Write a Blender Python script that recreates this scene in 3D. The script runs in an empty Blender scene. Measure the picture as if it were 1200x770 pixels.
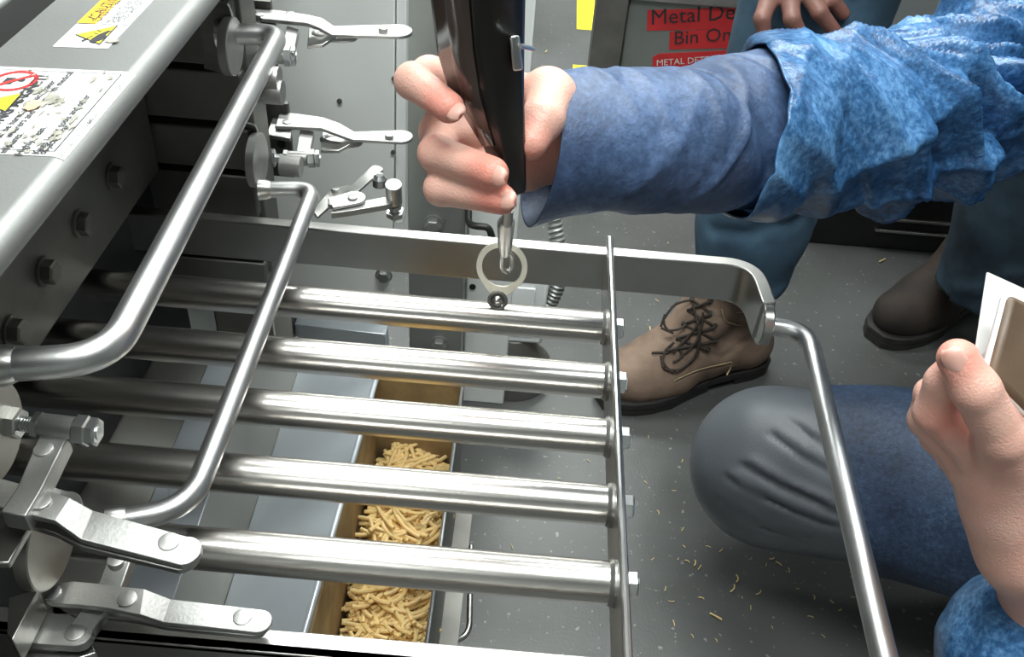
import bpy, bmesh, math, random
import numpy as np
from mathutils import Matrix, Vector
random.seed(7); rng = np.random.default_rng(7)
C = bpy.context.scene.collection
SC = bpy.context.scene

# ---------------------------------------------------------------- camera
F = 1100.0; H = 1.15                      # focal length in pixels of a 1200 px frame, eye height above the floor
Yc = np.array([80., 915., F]); Yc /= np.linalg.norm(Yc)
Xc = np.array([1., -.082, 0.]); Xc -= Xc.dot(Yc) * Yc; Xc /= np.linalg.norm(Xc)
Zc = np.cross(Xc, Yc)
if Zc[1] < 0: Zc = -Zc
RW = np.stack([Xc, Yc, Zc]); EYE = np.array([0., 0., H])
cam = bpy.data.cameras.new('camera'); co = bpy.data.objects.new('camera', cam); C.objects.link(co)
r_, u_, f_ = RW[:, 0], RW[:, 1], RW[:, 2]
co.matrix_world = Matrix(((r_[0], u_[0], -f_[0], 0), (r_[1], u_[1], -f_[1], 0), (r_[2], u_[2], -f_[2], H), (0, 0, 0, 1)))
cam.sensor_width = 36; cam.sensor_fit = 'HORIZONTAL'; cam.lens = 36 * F / 1200; cam.clip_start = .02
cam.dof.use_dof = False
SC.camera = co

# ---------------------------------------------------------------- world, lights, exposure
w = bpy.data.worlds.new('world'); SC.world = w; w.use_nodes = True
w.node_tree.nodes['Background'].inputs[0].default_value = (.9, .95, 1, 1)
w.node_tree.nodes['Background'].inputs[1].default_value = .08
SC.view_settings.view_transform = 'Standard'; SC.view_settings.look = 'None'; SC.view_settings.gamma = 1
SC.view_settings.exposure = 0.15
CEIL = 3.1
LIGHTS = [(.0, .1, 2.8, 1.6, .6, 50), (.1, 1.75, 2.8, 1.9, .6, 54), (2.0, 2.9, 2.8, 1.9, .6, 45), (-.4, 3.4, 2.8, 1.9, .6, 60), (-1.3, -1.5, 2.8, 1.9, .6, 8)]
for i, (x, y, z, sx, sy, p) in enumerate(LIGHTS):
    l = bpy.data.lights.new('ceiling_lamp_light', 'AREA'); l.shape = 'RECTANGLE'; l.size = sx; l.size_y = sy; l.energy = p
    l.color = (.95, 1., .97)
    o = bpy.data.objects.new('ceiling_lamp_light', l); C.objects.link(o); o.location = (x, y, z)

# ---------------------------------------------------------------- pixel -> place helpers
def ray(u, v): return RW @ (np.array([u - 600., 385. - v, F]) / F)
def Pz(u, v, z): d = ray(u, v); return EYE + d * ((z - H) / d[2])
def Py(u, v, y): d = ray(u, v); return EYE + d * (y / d[1])
def Px(u, v, x): d = ray(u, v); return EYE + d * (x / d[0])
def D(u, v, dist): return EYE + ray(u, v) * dist

# ---------------------------------------------------------------- materials
def mat(name, col=(.5, .5, .5), rough=.5, metal=0., var=0., vscale=8., bump=0., bscale=60., stretch=(1, 1, 1), col2=None, sss=0., coat=0., detail=4., rvar=0., spec=.5, alpha=None, trans=0.):
    m = bpy.data.materials.new(name); m.use_nodes = True
    nt = m.node_tree; N = nt.nodes; L = nt.links
    b = N['Principled BSDF']
    b.inputs['Base Color'].default_value = (*col, 1); b.inputs['Roughness'].default_value = rough
    b.inputs['Metallic'].default_value = metal; b.inputs['Specular IOR Level'].default_value = spec
    if coat: b.inputs['Coat Weight'].default_value = coat; b.inputs['Coat Roughness'].default_value = .15
    if sss:
        b.inputs['Subsurface Weight'].default_value = sss; b.inputs['Subsurface Radius'].default_value = (.9, .35, .2); b.inputs['Subsurface Scale'].default_value = .008
    if trans: b.inputs['Transmission Weight'].default_value = trans
    tc = N.new('ShaderNodeTexCoord'); mp = N.new('ShaderNodeMapping'); mp.inputs['Scale'].default_value = stretch
    L.new(tc.outputs['Object'], mp.inputs['Vector'])
    if var or col2:
        n = N.new('ShaderNodeTexNoise'); n.inputs['Scale'].default_value = vscale; n.inputs['Detail'].default_value = detail
        L.new(mp.outputs[0], n.inputs['Vector'])
        r = N.new('ShaderNodeValToRGB')
        c2 = col2 if col2 else tuple(max(0, c * (1 - var)) for c in col)
        c1 = col if col2 else tuple(min(1, c * (1 + var)) for c in col)
        r.color_ramp.elements[0].color = (*c2, 1); r.color_ramp.elements[1].color = (*c1, 1)
        r.color_ramp.elements[0].position = .35; r.color_ramp.elements[1].position = .65
        L.new(n.outputs['Fac'], r.inputs['Fac']); L.new(r.outputs[0], b.inputs['Base Color'])
        if rvar:
            mr = N.new('ShaderNodeMapRange'); mr.inputs['To Min'].default_value = rough - rvar; mr.inputs['To Max'].default_value = rough + rvar
            L.new(n.outputs['Fac'], mr.inputs['Value']); L.new(mr.outputs[0], b.inputs['Roughness'])
    if bump:
        n2 = N.new('ShaderNodeTexNoise'); n2.inputs['Scale'].default_value = bscale; n2.inputs['Detail'].default_value = 5
        L.new(mp.outputs[0], n2.inputs['Vector'])
        bp = N.new('ShaderNodeBump'); bp.inputs['Strength'].default_value = bump; bp.inputs['Distance'].default_value = .002
        L.new(n2.outputs['Fac'], bp.inputs['Height']); L.new(bp.outputs[0], b.inputs['Normal'])
    return m
M = {}
M['tube'] = mat('polished_tube_steel', (.72, .69, .655), .25, 1, .05, 30, .015, 400, (.08, 1, 1), rvar=.05)
M['steel'] = mat('brushed_steel', (.56, .55, .53), .33, 1, .08, 14, .03, 300, (1, 1, 1), rvar=.06)
M['cast'] = mat('bead_blasted_steel', (.50, .495, .48), .42, .9, .07, 40, .08, 500, rvar=.05)
M['handle'] = mat('satin_handle_steel', (.62, .62, .62), .38, 1, .05, 30, .04, 400, rvar=.04)
M['cover'] = mat('satin_cover_steel', (.25, .253, .25), .46, .6, .07, 7, .05, 500, rvar=.05)
M['dark_steel'] = mat('dull_dark_steel', (.20, .195, .18), .5, .7, .2, 12, .06, 200)
M['zinc'] = mat('zinc_bolt', (.72, .73, .72), .3, 1, .05, 30)
M['sheet'] = mat('glossy_sheet_steel', (.62, .67, .72), .26, .35, .1, 6, .02, 100, rvar=.1)
M['sheet_dull'] = mat('dull_sheet_steel', (.40, .385, .35), .38, .9, .2, 5, .02, 90, rvar=.08)
M['white_panel'] = mat('white_painted_panel', (.88, .90, .88), .4, 0, .04, 6, .01, 200)
M['column'] = mat('grey_painted_column', (.30, .305, .29), .28, .5, .2, 4, .02, 120)
M['black'] = mat('black_painted_metal', (.018, .018, .018), .45, .1, .3, 9, .05, 90)
M['floor'] = mat('grey_epoxy_floor', (.105, .108, .108), .31, 0, 0, 3.0, .12, 260, col2=(.068, .07, .067), rvar=.08, detail=8)
_n = M['floor'].node_tree; _nz = _n.nodes.new('ShaderNodeTexNoise'); _nz.inputs['Scale'].default_value = 95; _nz.inputs['Detail'].default_value = 2
_tc = _n.nodes.new('ShaderNodeTexCoord'); _n.links.new(_tc.outputs['Object'], _nz.inputs['Vector'])
_rp = _n.nodes.new('ShaderNodeValToRGB'); _rp.color_ramp.elements[0].position = .66; _rp.color_ramp.elements[0].color = (0, 0, 0, 1); _rp.color_ramp.elements[1].position = .74; _rp.color_ramp.elements[1].color = (.6, .6, .6, 1)
_n.links.new(_nz.outputs['Fac'], _rp.inputs[0]); _mx = _n.nodes.new('ShaderNodeMix'); _mx.data_type = 'RGBA'; _mx.inputs['B'].default_value = (.36, .36, .33, 1)
_b = _n.nodes['Principled BSDF']; _src = _b.inputs['Base Color'].links[0].from_socket; _n.links.new(_src, _mx.inputs['A']); _n.links.new(_rp.outputs[0], _mx.inputs['Factor']); _n.links.new(_mx.outputs['Result'], _b.inputs['Base Color'])
M['wall'] = mat('white_wall_paint', (.36, .375, .37), .6, 0, .04, 3, .05, 60)
M['skin'] = None
M['nail'] = mat('fingernail', (.80, .42, .35), .38, 0, .06, 60, sss=.2)
M['gauge'] = mat('glossy_black_plastic', (.012, .011, .010), .3, 0, .2, 10, .02, 200, coat=.3)
M['gauge_face'] = mat('dark_brown_glass', (.07, .05, .042), .16, 0, .3, 12, coat=.6)
M['white'] = mat('white_vinyl', (.85, .86, .85), .4, 0, .02, 20)
M['yellow'] = mat('yellow_vinyl', (.85, .68, .03), .45, 0, .08, 20)
M['amber'] = mat('amber_vinyl', (.9, .52, .03), .45, 0, .08, 20)
M['ink'] = mat('black_ink', (.03, .03, .035), .6)
M['red'] = mat('red_vinyl', (.62, .035, .04), .45, 0, .1, 12)
M['redink'] = mat('red_ink', (.7, .03, .03), .5)
M['worn'] = mat('worn_adhesive_patch', (.25, .24, .20), .6, 0, .3, 160, 0, 400, col2=(.40, .38, .33))
M['peach'] = mat('orange_stain', (.85, .48, .27), .6, 0, .1, 90)
M['pasta'] = mat('dry_pasta', (.90, .64, .28), .5, 0, .12, 60, .1, 300, sss=.15)
M['liner'] = mat('tan_dusty_liner', (.40, .29, .15), .5, 0, 0, 40, .15, 120, col2=(.24, .165, .085))
M['jeans'] = mat('worn_blue_jeans', (.07, .14, .21), .85, 0, 0, 11, .5, 700, col2=(.025, .058, .095), detail=8)
M['jeans_dark'] = mat('shaded_jeans_blue', (.03, .062, .09), .85, 0, 0, 14, .5, 700, col2=(.008, .018, .03), detail=8)  # shaded copy of the jeans for the second leg; the shirt reuses it
M['slacks'] = mat('slate_nylon_trousers', (.10, .11, .125), .42, 0, .15, 9, .15, 500)
M['boot'] = mat('brown_suede', (.29, .20, .145), .8, 0, 0, 17, .4, 500, col2=(.16, .108, .08), detail=9)
M['boot_dark'] = mat('shaded_boot_brown', (.034, .022, .016), .8, 0, 0, 16, .4, 500, col2=(.014, .010, .008), detail=9)  # second boot's deep shade painted into its brown; hair reuses the colour
M['sole'] = mat('black_rubber_sole', (.02, .019, .018), .7, 0, .3, 30, .3, 300)
M['lace'] = mat('dark_boot_lace', (.035, .026, .02), .8, 0, .3, 300)
M['stitch'] = mat('tan_stitching', (.42, .33, .19), .8, 0, .2, 300)
M['ring'] = mat('warm_ring_steel', (.78, .73, .62), .32, .75, .05, 30)
M['card'] = mat('white_card', (.72, .72, .70), .6, 0, .03, 20)
M['brown_case'] = mat('brown_phone_case', (.13, .085, .055), .45, 0, .2, 20, .1, 300)
M['rubber_hose'] = mat('grey_corrugated_hose', (.30, .31, .30), .4, .5, .1, 30)
M['bin'] = mat('grey_bin_steel', (.26, .28, .26), .45, .4, .08, 5, .02, 60)
M['beige'] = mat('pale_junction_box', (.82, .84, .84), .5, 0, .05, 9)
M['scrap'] = mat('pasta_crumb', (.55, .42, .2), .7, 0, .3, 60)

def fabric_mat(name, light, mid, dark, scale, rough, sheen, str_=(1, 1, 1)):
    """mottled nonwoven cloth: two octaves of noise between three blues"""
    m = bpy.data.materials.new(name); m.use_nodes = True; nt = m.node_tree; N = nt.nodes; L = nt.links; b = N['Principled BSDF']
    tc = N.new('ShaderNodeTexCoord'); mp = N.new('ShaderNodeMapping'); mp.inputs['Scale'].default_value = str_
    L.new(tc.outputs['Object'], mp.inputs[0])
    n1 = N.new('ShaderNodeTexNoise'); n1.inputs['Scale'].default_value = scale; n1.inputs['Detail'].default_value = 3
    n2 = N.new('ShaderNodeTexNoise'); n2.inputs['Scale'].default_value = scale * 14; n2.inputs['Detail'].default_value = 6; n2.inputs['Roughness'].default_value = .7
    L.new(mp.outputs[0], n1.inputs['Vector']); L.new(mp.outputs[0], n2.inputs['Vector'])
    mx = N.new('ShaderNodeMath'); mx.operation = 'MULTIPLY_ADD'; mx.inputs[1].default_value = .55
    L.new(n2.outputs['Fac'], mx.inputs[0]); 
    m2 = N.new('ShaderNodeMath'); m2.operation = 'MULTIPLY'; m2.inputs[1].default_value = .45
    L.new(n1.outputs['Fac'], m2.inputs[0]); L.new(m2.outputs[0], mx.inputs[2])
    r = N.new('ShaderNodeValToRGB'); e = r.color_ramp.elements
    e[0].position = .38; e[0].color = (*dark, 1); e[1].position = .66; e[1].color = (*light, 1); k = e.new(.51); k.color = (*mid, 1)
    L.new(mx.outputs[0], r.inputs[0]); L.new(r.outputs[0], b.inputs['Base Color'])
    b.inputs['Roughness'].default_value = rough; b.inputs['Specular IOR Level'].default_value = .5
    b.inputs['Sheen Weight'].default_value = sheen
    bp = N.new('ShaderNodeBump'); bp.inputs['Strength'].default_value = .35; bp.inputs['Distance'].default_value = .001
    n3 = N.new('ShaderNodeTexNoise'); n3.inputs['Scale'].default_value = 420; L.new(mp.outputs[0], n3.inputs['Vector'])
    L.new(n3.outputs['Fac'], bp.inputs['Height']); L.new(bp.outputs[0], b.inputs['Normal'])
    return m
M['coat'] = fabric_mat('blue_nonwoven_coat', (.14, .32, .58), (.035, .12, .28), (.008, .03, .085), 14, .30, .0)
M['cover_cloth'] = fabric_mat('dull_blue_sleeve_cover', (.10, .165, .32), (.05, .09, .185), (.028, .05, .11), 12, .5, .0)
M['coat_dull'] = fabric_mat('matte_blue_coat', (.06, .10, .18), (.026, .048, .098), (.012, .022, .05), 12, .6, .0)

def skin_mat(name, base, red):
    m = bpy.data.materials.new(name); m.use_nodes = True; nt = m.node_tree; N = nt.nodes; L = nt.links; b = N['Principled BSDF']
    a = N.new('ShaderNodeAttribute'); a.attribute_name = 'flush'
    n = N.new('ShaderNodeTexNoise'); n.inputs['Scale'].default_value = 55; n.inputs['Detail'].default_value = 5
    tc = N.new('ShaderNodeTexCoord'); L.new(tc.outputs['Object'], n.inputs['Vector'])
    ad = N.new('ShaderNodeMath'); ad.operation = 'MULTIPLY_ADD'; ad.inputs[1].default_value = .5; ad.inputs[2].default_value = -.25
    L.new(n.outputs['Fac'], ad.inputs[0])
    s = N.new('ShaderNodeMath'); s.operation = 'ADD'; s.use_clamp = True
    L.new(a.outputs['Fac'], s.inputs[0]); L.new(ad.outputs[0], s.inputs[1])
    mx = N.new('ShaderNodeMix'); mx.data_type = 'RGBA'; mx.inputs['A'].default_value = (*base, 1); mx.inputs['B'].default_value = (*red, 1)
    L.new(s.outputs[0], mx.inputs['Factor']); L.new(mx.outputs['Result'], b.inputs['Base Color'])
    b.inputs['Roughness'].default_value = .48; b.inputs['Subsurface Weight'].default_value = .25
    b.inputs['Subsurface Radius'].default_value = (.9, .3, .15); b.inputs['Subsurface Scale'].default_value = .005
    bp = N.new('ShaderNodeBump'); bp.inputs['Strength'].default_value = .25; bp.inputs['Distance'].default_value = .0008
    n2 = N.new('ShaderNodeTexVoronoi'); n2.inputs['Scale'].default_value = 700; L.new(tc.outputs['Object'], n2.inputs['Vector'])
    L.new(n2.outputs['Distance'], bp.inputs['Height']); L.new(bp.outputs[0], b.inputs['Normal'])
    return m
M['skin'] = skin_mat('light_skin', (.76, .47, .385), (.74, .235, .18))
M['skin_shade'] = skin_mat('shaded_skin', (.24, .125, .10), (.25, .09, .07))  # shadow on the standing figure's hand is put into this darker skin colour

# ---------------------------------------------------------------- object helpers
def link(o, parent=None):
    C.objects.link(o)
    if parent is not None:
        o.parent = parent
        o.matrix_parent_inverse = Matrix.Translation(-parent.location) if parent.type == 'EMPTY' and parent.parent is None else Matrix.Identity(4)
    return o
def tag(o, label=None, cat=None, group=None, kind=None):
    if label: o['label'] = label
    if cat: o['category'] = cat
    if group: o['group'] = group
    if kind: o['kind'] = kind
    return o
def thing(name, label, cat, loc=(0, 0, 0), group=None):
    o = bpy.data.objects.new(name, None); C.objects.link(o); o.location = tuple(float(c) for c in loc); o.empty_display_size = .05
    return tag(o, label, cat, group)
class MB:
    def __init__(s): s.v = []; s.f = []
    def add(s, v, f):
        b = len(s.v); s.v += [tuple(float(c) for c in p) for p in v]; s.f += [tuple(b + i for i in q) for q in f]; return s
    def box(s, lo, hi):
        x0, y0, z0 = lo; x1, y1, z1 = hi
        return s.add([(x0, y0, z0), (x1, y0, z0), (x1, y1, z0), (x0, y1, z0), (x0, y0, z1), (x1, y0, z1), (x1, y1, z1), (x0, y1, z1)],
                     [(0, 3, 2, 1), (4, 5, 6, 7), (0, 1, 5, 4), (1, 2, 6, 5), (2, 3, 7, 6), (3, 0, 4, 7)])
    def hexa(s, bot, top):          # two matching polygons
        n = len(bot)
        return s.add(list(bot) + list(top), [tuple(range(n))[::-1], tuple(range(n, 2 * n))] + [(i, (i + 1) % n, n + (i + 1) % n, n + i) for i in range(n)])
    def prism(s, poly, off):
        off = np.array(off, float); return s.hexa([np.array(p) for p in poly], [np.array(p) + off for p in poly])
    def tube(s, pts, r, seg=16, closed=False, caps=True):
        pts = [np.array(p, float) for p in pts]; n = len(pts)
        rs = r if hasattr(r, '__len__') else [r] * n
        t0 = pts[1] - pts[0]; t0 /= np.linalg.norm(t0)
        a = np.array([0, 0, 1.]) if abs(t0[2]) < .9 else np.array([1., 0, 0])
        u = np.cross(t0, a); u /= np.linalg.norm(u); V = []
        for i in range(n):
            if closed: t = pts[(i + 1) % n] - pts[i - 1]
            else: t = pts[min(i + 1, n - 1)] - pts[max(i - 1, 0)]
            t /= np.linalg.norm(t); u = u - u.dot(t) * t; u /= np.linalg.norm(u); w_ = np.cross(t, u)
            for k in range(seg):
                an = 2 * math.pi * k / seg; V.append(pts[i] + rs[i] * (math.cos(an) * u + math.sin(an) * w_))
        Fc = []
        for i in range(n if closed else n - 1):
            j = (i + 1) % n
            for k in range(seg):
                k2 = (k + 1) % seg; Fc.append((i * seg + k, i * seg + k2, j * seg + k2, j * seg + k))
        if caps and not closed: Fc += [tuple(range(seg))[::-1], tuple((n - 1) * seg + k for k in range(seg))]
        return s.add(V, Fc)
    def cyl(s, p0, p1, r, r1=None, seg=24): return s.tube([p0, p1], [r, r if r1 is None else r1], seg)
    def build(s, name, m, parent=None, smooth=True, bevel=0, ang=35, sub=0):
        me = bpy.data.meshes.new(name); me.from_pydata(s.v, [], s.f); me.update()
        bm = bmesh.new(); bm.from_mesh(me); bmesh.ops.recalc_face_normals(bm, faces=bm.faces); bm.to_mesh(me); bm.free()
        me.materials.append(m)
        if smooth:
            for p in me.polygons: p.use_smooth = True
            me.set_sharp_from_angle(angle=math.radians(ang))
        o = bpy.data.objects.new(name, me); link(o, parent)
        if bevel:
            b = o.modifiers.new('bevel', 'BEVEL'); b.width = bevel; b.segments = 2; b.limit_method = 'ANGLE'; b.angle_limit = math.radians(40)
            b.harden_normals = False
        if sub: sm = o.modifiers.new('sub', 'SUBSURF'); sm.levels = sub; sm.render_levels = sub
        return o
def fillet(pts, rad, n=8):
    """round the corners of a polyline"""
    pts = [np.array(p, float) for p in pts]; out = [pts[0]]
    for i in range(1, len(pts) - 1):
        a, b, c = pts[i - 1], pts[i], pts[i + 1]
        d1 = (a - b); d2 = (c - b); l1, l2 = np.linalg.norm(d1), np.linalg.norm(d2); d1 /= l1; d2 /= l2
        r = rad[i - 1] if hasattr(rad, '__len__') else rad
        r = min(r, l1 * .95, l2 * .95)
        p0, p1 = b + d1 * r, b + d2 * r
        for k in range(n + 1):
            t = k / n; out.append((1 - t) ** 2 * p0 + 2 * t * (1 - t) * b + t * t * p1)
    out.append(pts[-1]); return out
def hexhead(mb, p, d, r, h, washer=True):
    p = np.array(p, float); d = np.array(d, float); d /= np.linalg.norm(d)
    if washer: mb.cyl(p, p + d * h * .25, r * 1.25, seg=20); p = p + d * h * .25
    mb.tube([p, p + d * h * .85, p + d * h], [r, r, r * .86], 6)
    mb.cyl(p, p + d * h * 1.02, r * .7, seg=16)
def arr(*a): return [np.array(x, float) for x in a]
def obj_text(body, size, origin, xd, yd, m, name, parent, lift=.0004, align='LEFT', bold=0., sx=1.):
    """flat lettering: a mesh made from Blender's own font, laid on the plane (xd, yd) at origin"""
    cu = bpy.data.curves.new('lettering', 'FONT'); cu.body = body; cu.size = size; cu.align_x = align; cu.resolution_u = 2; cu.offset = bold
    to = bpy.data.objects.new('tmp_text', cu); C.objects.link(to)
    me = bpy.data.meshes.new_from_object(to.evaluated_get(bpy.context.evaluated_depsgraph_get()))
    bpy.data.objects.remove(to)
    xd = np.array(xd, float); xd /= np.linalg.norm(xd); yd = np.array(yd, float); yd -= yd.dot(xd) * xd; yd /= np.linalg.norm(yd); n = np.cross(xd, yd)
    O_ = np.array(origin, float) + n * lift
    for vx in me.vertices:
        x, y, _ = vx.co; vx.co = tuple(O_ + xd * x * sx + yd * y)
    me.materials.clear(); me.materials.append(m); me.name = name
    return link(bpy.data.objects.new(name, me), parent)

# ---------------------------------------------------------------- implicit surfaces (bodies, boots)
def seg_dist(P, a, b, ra, rb):
    ab = b - a; L2 = max(float(ab @ ab), 1e-12)
    t = np.clip(((P - a) @ ab) / L2, 0, 1)
    q = P - a - t[..., None] * ab
    return np.sqrt((q * q).sum(-1)) - (ra + (rb - ra) * t)
def smin(a, b, k):
    if k <= 0: return np.minimum(a, b)
    h = np.maximum(k - np.abs(a - b), 0) / k
    return np.minimum(a, b) - h * h * k * .25
class Field:
    def __init__(s, lo, hi, vox):
        s.lo = np.array(lo, float); s.vox = vox; s.n = np.ceil((np.array(hi) - s.lo) / vox).astype(int) + 1
        s.f = np.full(s.n, .5, np.float32)
    def sub(s, lo, hi, m):
        i0 = np.maximum(((np.array(lo) - m - s.lo) / s.vox).astype(int), 0); i1 = np.minimum(((np.array(hi) + m - s.lo) / s.vox).astype(int) + 2, s.n)
        if (i1 <= i0).any(): return None, None
        g = np.stack(np.meshgrid(*[s.lo[k] + np.arange(i0[k], i1[k]) * s.vox for k in range(3)], indexing='ij'), -1)
        return tuple(slice(i0[k], i1[k]) for k in range(3)), g
    def cap(s, a, b, ra, rb=None, k=.01):
        a, b = np.array(a, float), np.array(b, float); rb = ra if rb is None else rb; R_ = max(ra, rb)
        sl, g = s.sub(np.minimum(a, b) - R_, np.maximum(a, b) + R_, k + 3 * s.vox)
        if sl: s.f[sl] = smin(s.f[sl], seg_dist(g, a, b, ra, rb), k)
        return s
    def chain(s, pts, rs, k=.01, kj=.004):
        """one limb: its own smooth field, then joined to the rest with k"""
        pts = [np.array(p, float) for p in pts]; R_ = max(rs); A = np.array(pts)
        sl, g = s.sub(A.min(0) - R_, A.max(0) + R_, k + 3 * s.vox)
        if not sl: return s
        d = None
        for i in range(len(pts) - 1):
            e = seg_dist(g, pts[i], pts[i + 1], rs[i], rs[i + 1]); d = e if d is None else smin(d, e, kj)
        s.f[sl] = smin(s.f[sl], d, k); return s
    def ell(s, c, r, ax=None, k=.01, neg=False):
        """ellipsoid; ax = three unit axes as rows"""
        c = np.array(c, float); r = np.array(r, float); R_ = r.max()
        sl, g = s.sub(c - R_, c + R_, k + 3 * s.vox)
        if not sl: return s
        q = g - c
        if ax is not None: q = q @ np.array(ax, float).T
        l = np.sqrt(((q / r) ** 2).sum(-1)); l2 = np.sqrt(((q / r ** 2) ** 2).sum(-1)) + 1e-9
        d = l * (l - 1) / l2
        s.f[sl] = -smin(-s.f[sl], d, k) if neg else smin(s.f[sl], d, k); return s
    def groove(s, pts, rad, depth):
        """press a soft crease along a polyline"""
        pts = [np.array(p, float) for p in pts]; A = np.array(pts)
        sl, g = s.sub(A.min(0) - rad * 3, A.max(0) + rad * 3, s.vox)
        if not sl: return s
        d = None
        for i in range(len(pts) - 1):
            e = seg_dist(g, pts[i], pts[i + 1], 0, 0); d = e if d is None else np.minimum(d, e)
        s.f[sl] += (depth * np.exp(-(d / rad) ** 2)).astype(np.float32); return s
    def mesh(s):
        f = s.f; n = f.shape; ins = f < 0
        c = np.zeros(tuple(k - 1 for k in n), np.int8)
        for dx in (0, 1):
            for dy in (0, 1):
                for dz in (0, 1): c += ins[dx:n[0] - 1 + dx, dy:n[1] - 1 + dy, dz:n[2] - 1 + dz]
        act = (c > 0) & (c < 8); idx = np.argwhere(act); vid = np.full(act.shape, -1, np.int64); vid[act] = np.arange(len(idx))
        acc = np.zeros((len(idx), 3)); cnt = np.zeros(len(idx))
        cor = [(x, y, z) for x in (0, 1) for y in (0, 1) for z in (0, 1)]
        for i, a in enumerate(cor):
            for b in cor[i + 1:]:
                if sum(abs(p - q) for p, q in zip(a, b)) != 1: continue
                fa = f[idx[:, 0] + a[0], idx[:, 1] + a[1], idx[:, 2] + a[2]]; fb = f[idx[:, 0] + b[0], idx[:, 1] + b[1], idx[:, 2] + b[2]]
                m_ = (fa < 0) != (fb < 0); t = np.where(m_, fa / np.where(m_, fa - fb, 1), 0)
                acc += m_[:, None] * (np.array(a) + t[:, None] * (np.array(b) - np.array(a))); cnt += m_
        V = s.lo + (idx + acc / cnt[:, None]) * s.vox
        Q = []
        for ax in range(3):
            o1, o2 = [k for k in range(3) if k != ax]
            sa = [slice(None)] * 3; sb = [slice(None)] * 3; sa[ax] = slice(0, n[ax] - 1); sb[ax] = slice(1, n[ax])
            ch = ins[tuple(sa)] != ins[tuple(sb)]
            e = np.argwhere(ch); e = e[(e[:, o1] > 0) & (e[:, o2] > 0) & (e[:, o1] < n[o1] - 1) & (e[:, o2] < n[o2] - 1)]
            fl = ins[tuple(sa)][e[:, 0], e[:, 1], e[:, 2]]
            def at(d1, d2):
                q = e.copy(); q[:, o1] += d1; q[:, o2] += d2; return vid[q[:, 0], q[:, 1], q[:, 2]]
            q = np.stack([at(-1, -1), at(0, -1), at(0, 0), at(-1, 0)], 1)
            if ax == 1: fl = ~fl
            q[~fl] = q[~fl][:, ::-1]; Q.append(q)
        Q = np.concatenate(Q); Q = Q[(Q >= 0).all(1)]
        return V, Q
def relax(V, Q, it=2, lam=.5):
    n = len(V); E = np.concatenate([Q[:, [0, 1]], Q[:, [1, 2]], Q[:, [2, 3]], Q[:, [3, 0]]])
    deg = np.zeros(n); np.add.at(deg, E[:, 0], 1); np.add.at(deg, E[:, 1], 1)
    for k in range(it):
        for l_ in (lam, -lam * .9):
            S = np.zeros_like(V)
            for a in range(3): S[:, a] = np.bincount(E[:, 0], V[E[:, 1], a], n) + np.bincount(E[:, 1], V[E[:, 0], a], n)
            V = V + l_ * (S / np.maximum(deg, 1)[:, None] - V)
    return V
def mesh_obj(name, V, Q, m, parent, flush=None):
    me = bpy.data.meshes.new(name); me.from_pydata(V.tolist(), [], Q.tolist()); me.update(); me.materials.append(m)
    me.polygons.foreach_set('use_smooth', [True] * len(me.polygons))
    if flush is not None:
        a = me.attributes.new('flush', 'FLOAT', 'POINT'); a.data.foreach_set('value', flush.astype(np.float32))
    o = bpy.data.objects.new(name, me); return link(o, parent)
def noise3(P, sc, seed=0):
    """cheap smooth pseudo-noise from summed sines"""
    r = np.random.default_rng(seed); out = np.zeros(len(P))
    for i in range(7):
        k = r.normal(size=3) * sc; out += np.sin(P @ k + r.uniform(0, 6.28)) / 7
    return out
def loft(name, rings, m, parent, nseg=96, nlen=140, disp=None, thick=.0015, up=(0, 0, 1), shear=0.):
    """cloth tube through rings = [(centre, radius_side, radius_up, tilt)], disp(s, theta) -> outward offset in metres"""
    cs = np.array([r[0] for r in rings], float); k = len(cs)
    par = np.concatenate([[0], np.cumsum(np.linalg.norm(np.diff(cs, axis=0), axis=1))]); tot = par[-1]; par = par / tot
    def cr(vals, t):
        vals = np.array(vals, float); i = min(max(np.searchsorted(par, t) - 1, 0), k - 2); h = (t - par[i]) / (par[i + 1] - par[i])
        p0, p1, p2, p3 = vals[max(i - 1, 0)], vals[i], vals[i + 1], vals[min(i + 2, k - 1)]
        return .5 * ((2 * p1) + (-p0 + p2) * h + (2 * p0 - 5 * p1 + 4 * p2 - p3) * h * h + (-p0 + 3 * p1 - 3 * p2 + p3) * h ** 3)
    S = np.linspace(0, 1, nlen); cen = np.array([cr(cs, t) for t in S])
    ra = [cr([r[1] for r in rings], t) for t in S]; rb = [cr([r[2] for r in rings], t) for t in S]; ti = [cr([r[3] for r in rings], t) for t in S]
    V = []; U = np.array(up, float)
    th = np.linspace(0, 2 * np.pi, nseg, endpoint=False)
    for i, t in enumerate(S):
        T = cen[min(i + 1, nlen - 1)] - cen[max(i - 1, 0)]; T /= np.linalg.norm(T)
        u2 = U - U.dot(T) * T; u2 /= np.linalg.norm(u2); s2 = np.cross(T, u2)
        d = disp(t, th, cen[i]) if disp else 0; tj = shear * max(0, 1 - t / .35) ** 1.5
        V.append(cen[i] + ((ra[i] + d) * np.cos(th))[:, None] * s2 + ((rb[i] + d) * np.sin(th))[:, None] * u2 + (ti[i] * np.sin(th) + tj * np.cos(th))[:, None] * T)
    V = np.concatenate(V); Q = []
    for i in range(nlen - 1):
        a = i * nseg + np.arange(nseg); b = i * nseg + (np.arange(nseg) + 1) % nseg
        Q.append(np.stack([a, b, b + nseg, a + nseg], 1))
    o = mesh_obj(name, V, np.concatenate(Q), m, parent)
    if thick: s = o.modifiers.new('solid', 'SOLIDIFY'); s.thickness = thick; s.offset = -1
    return o

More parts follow.
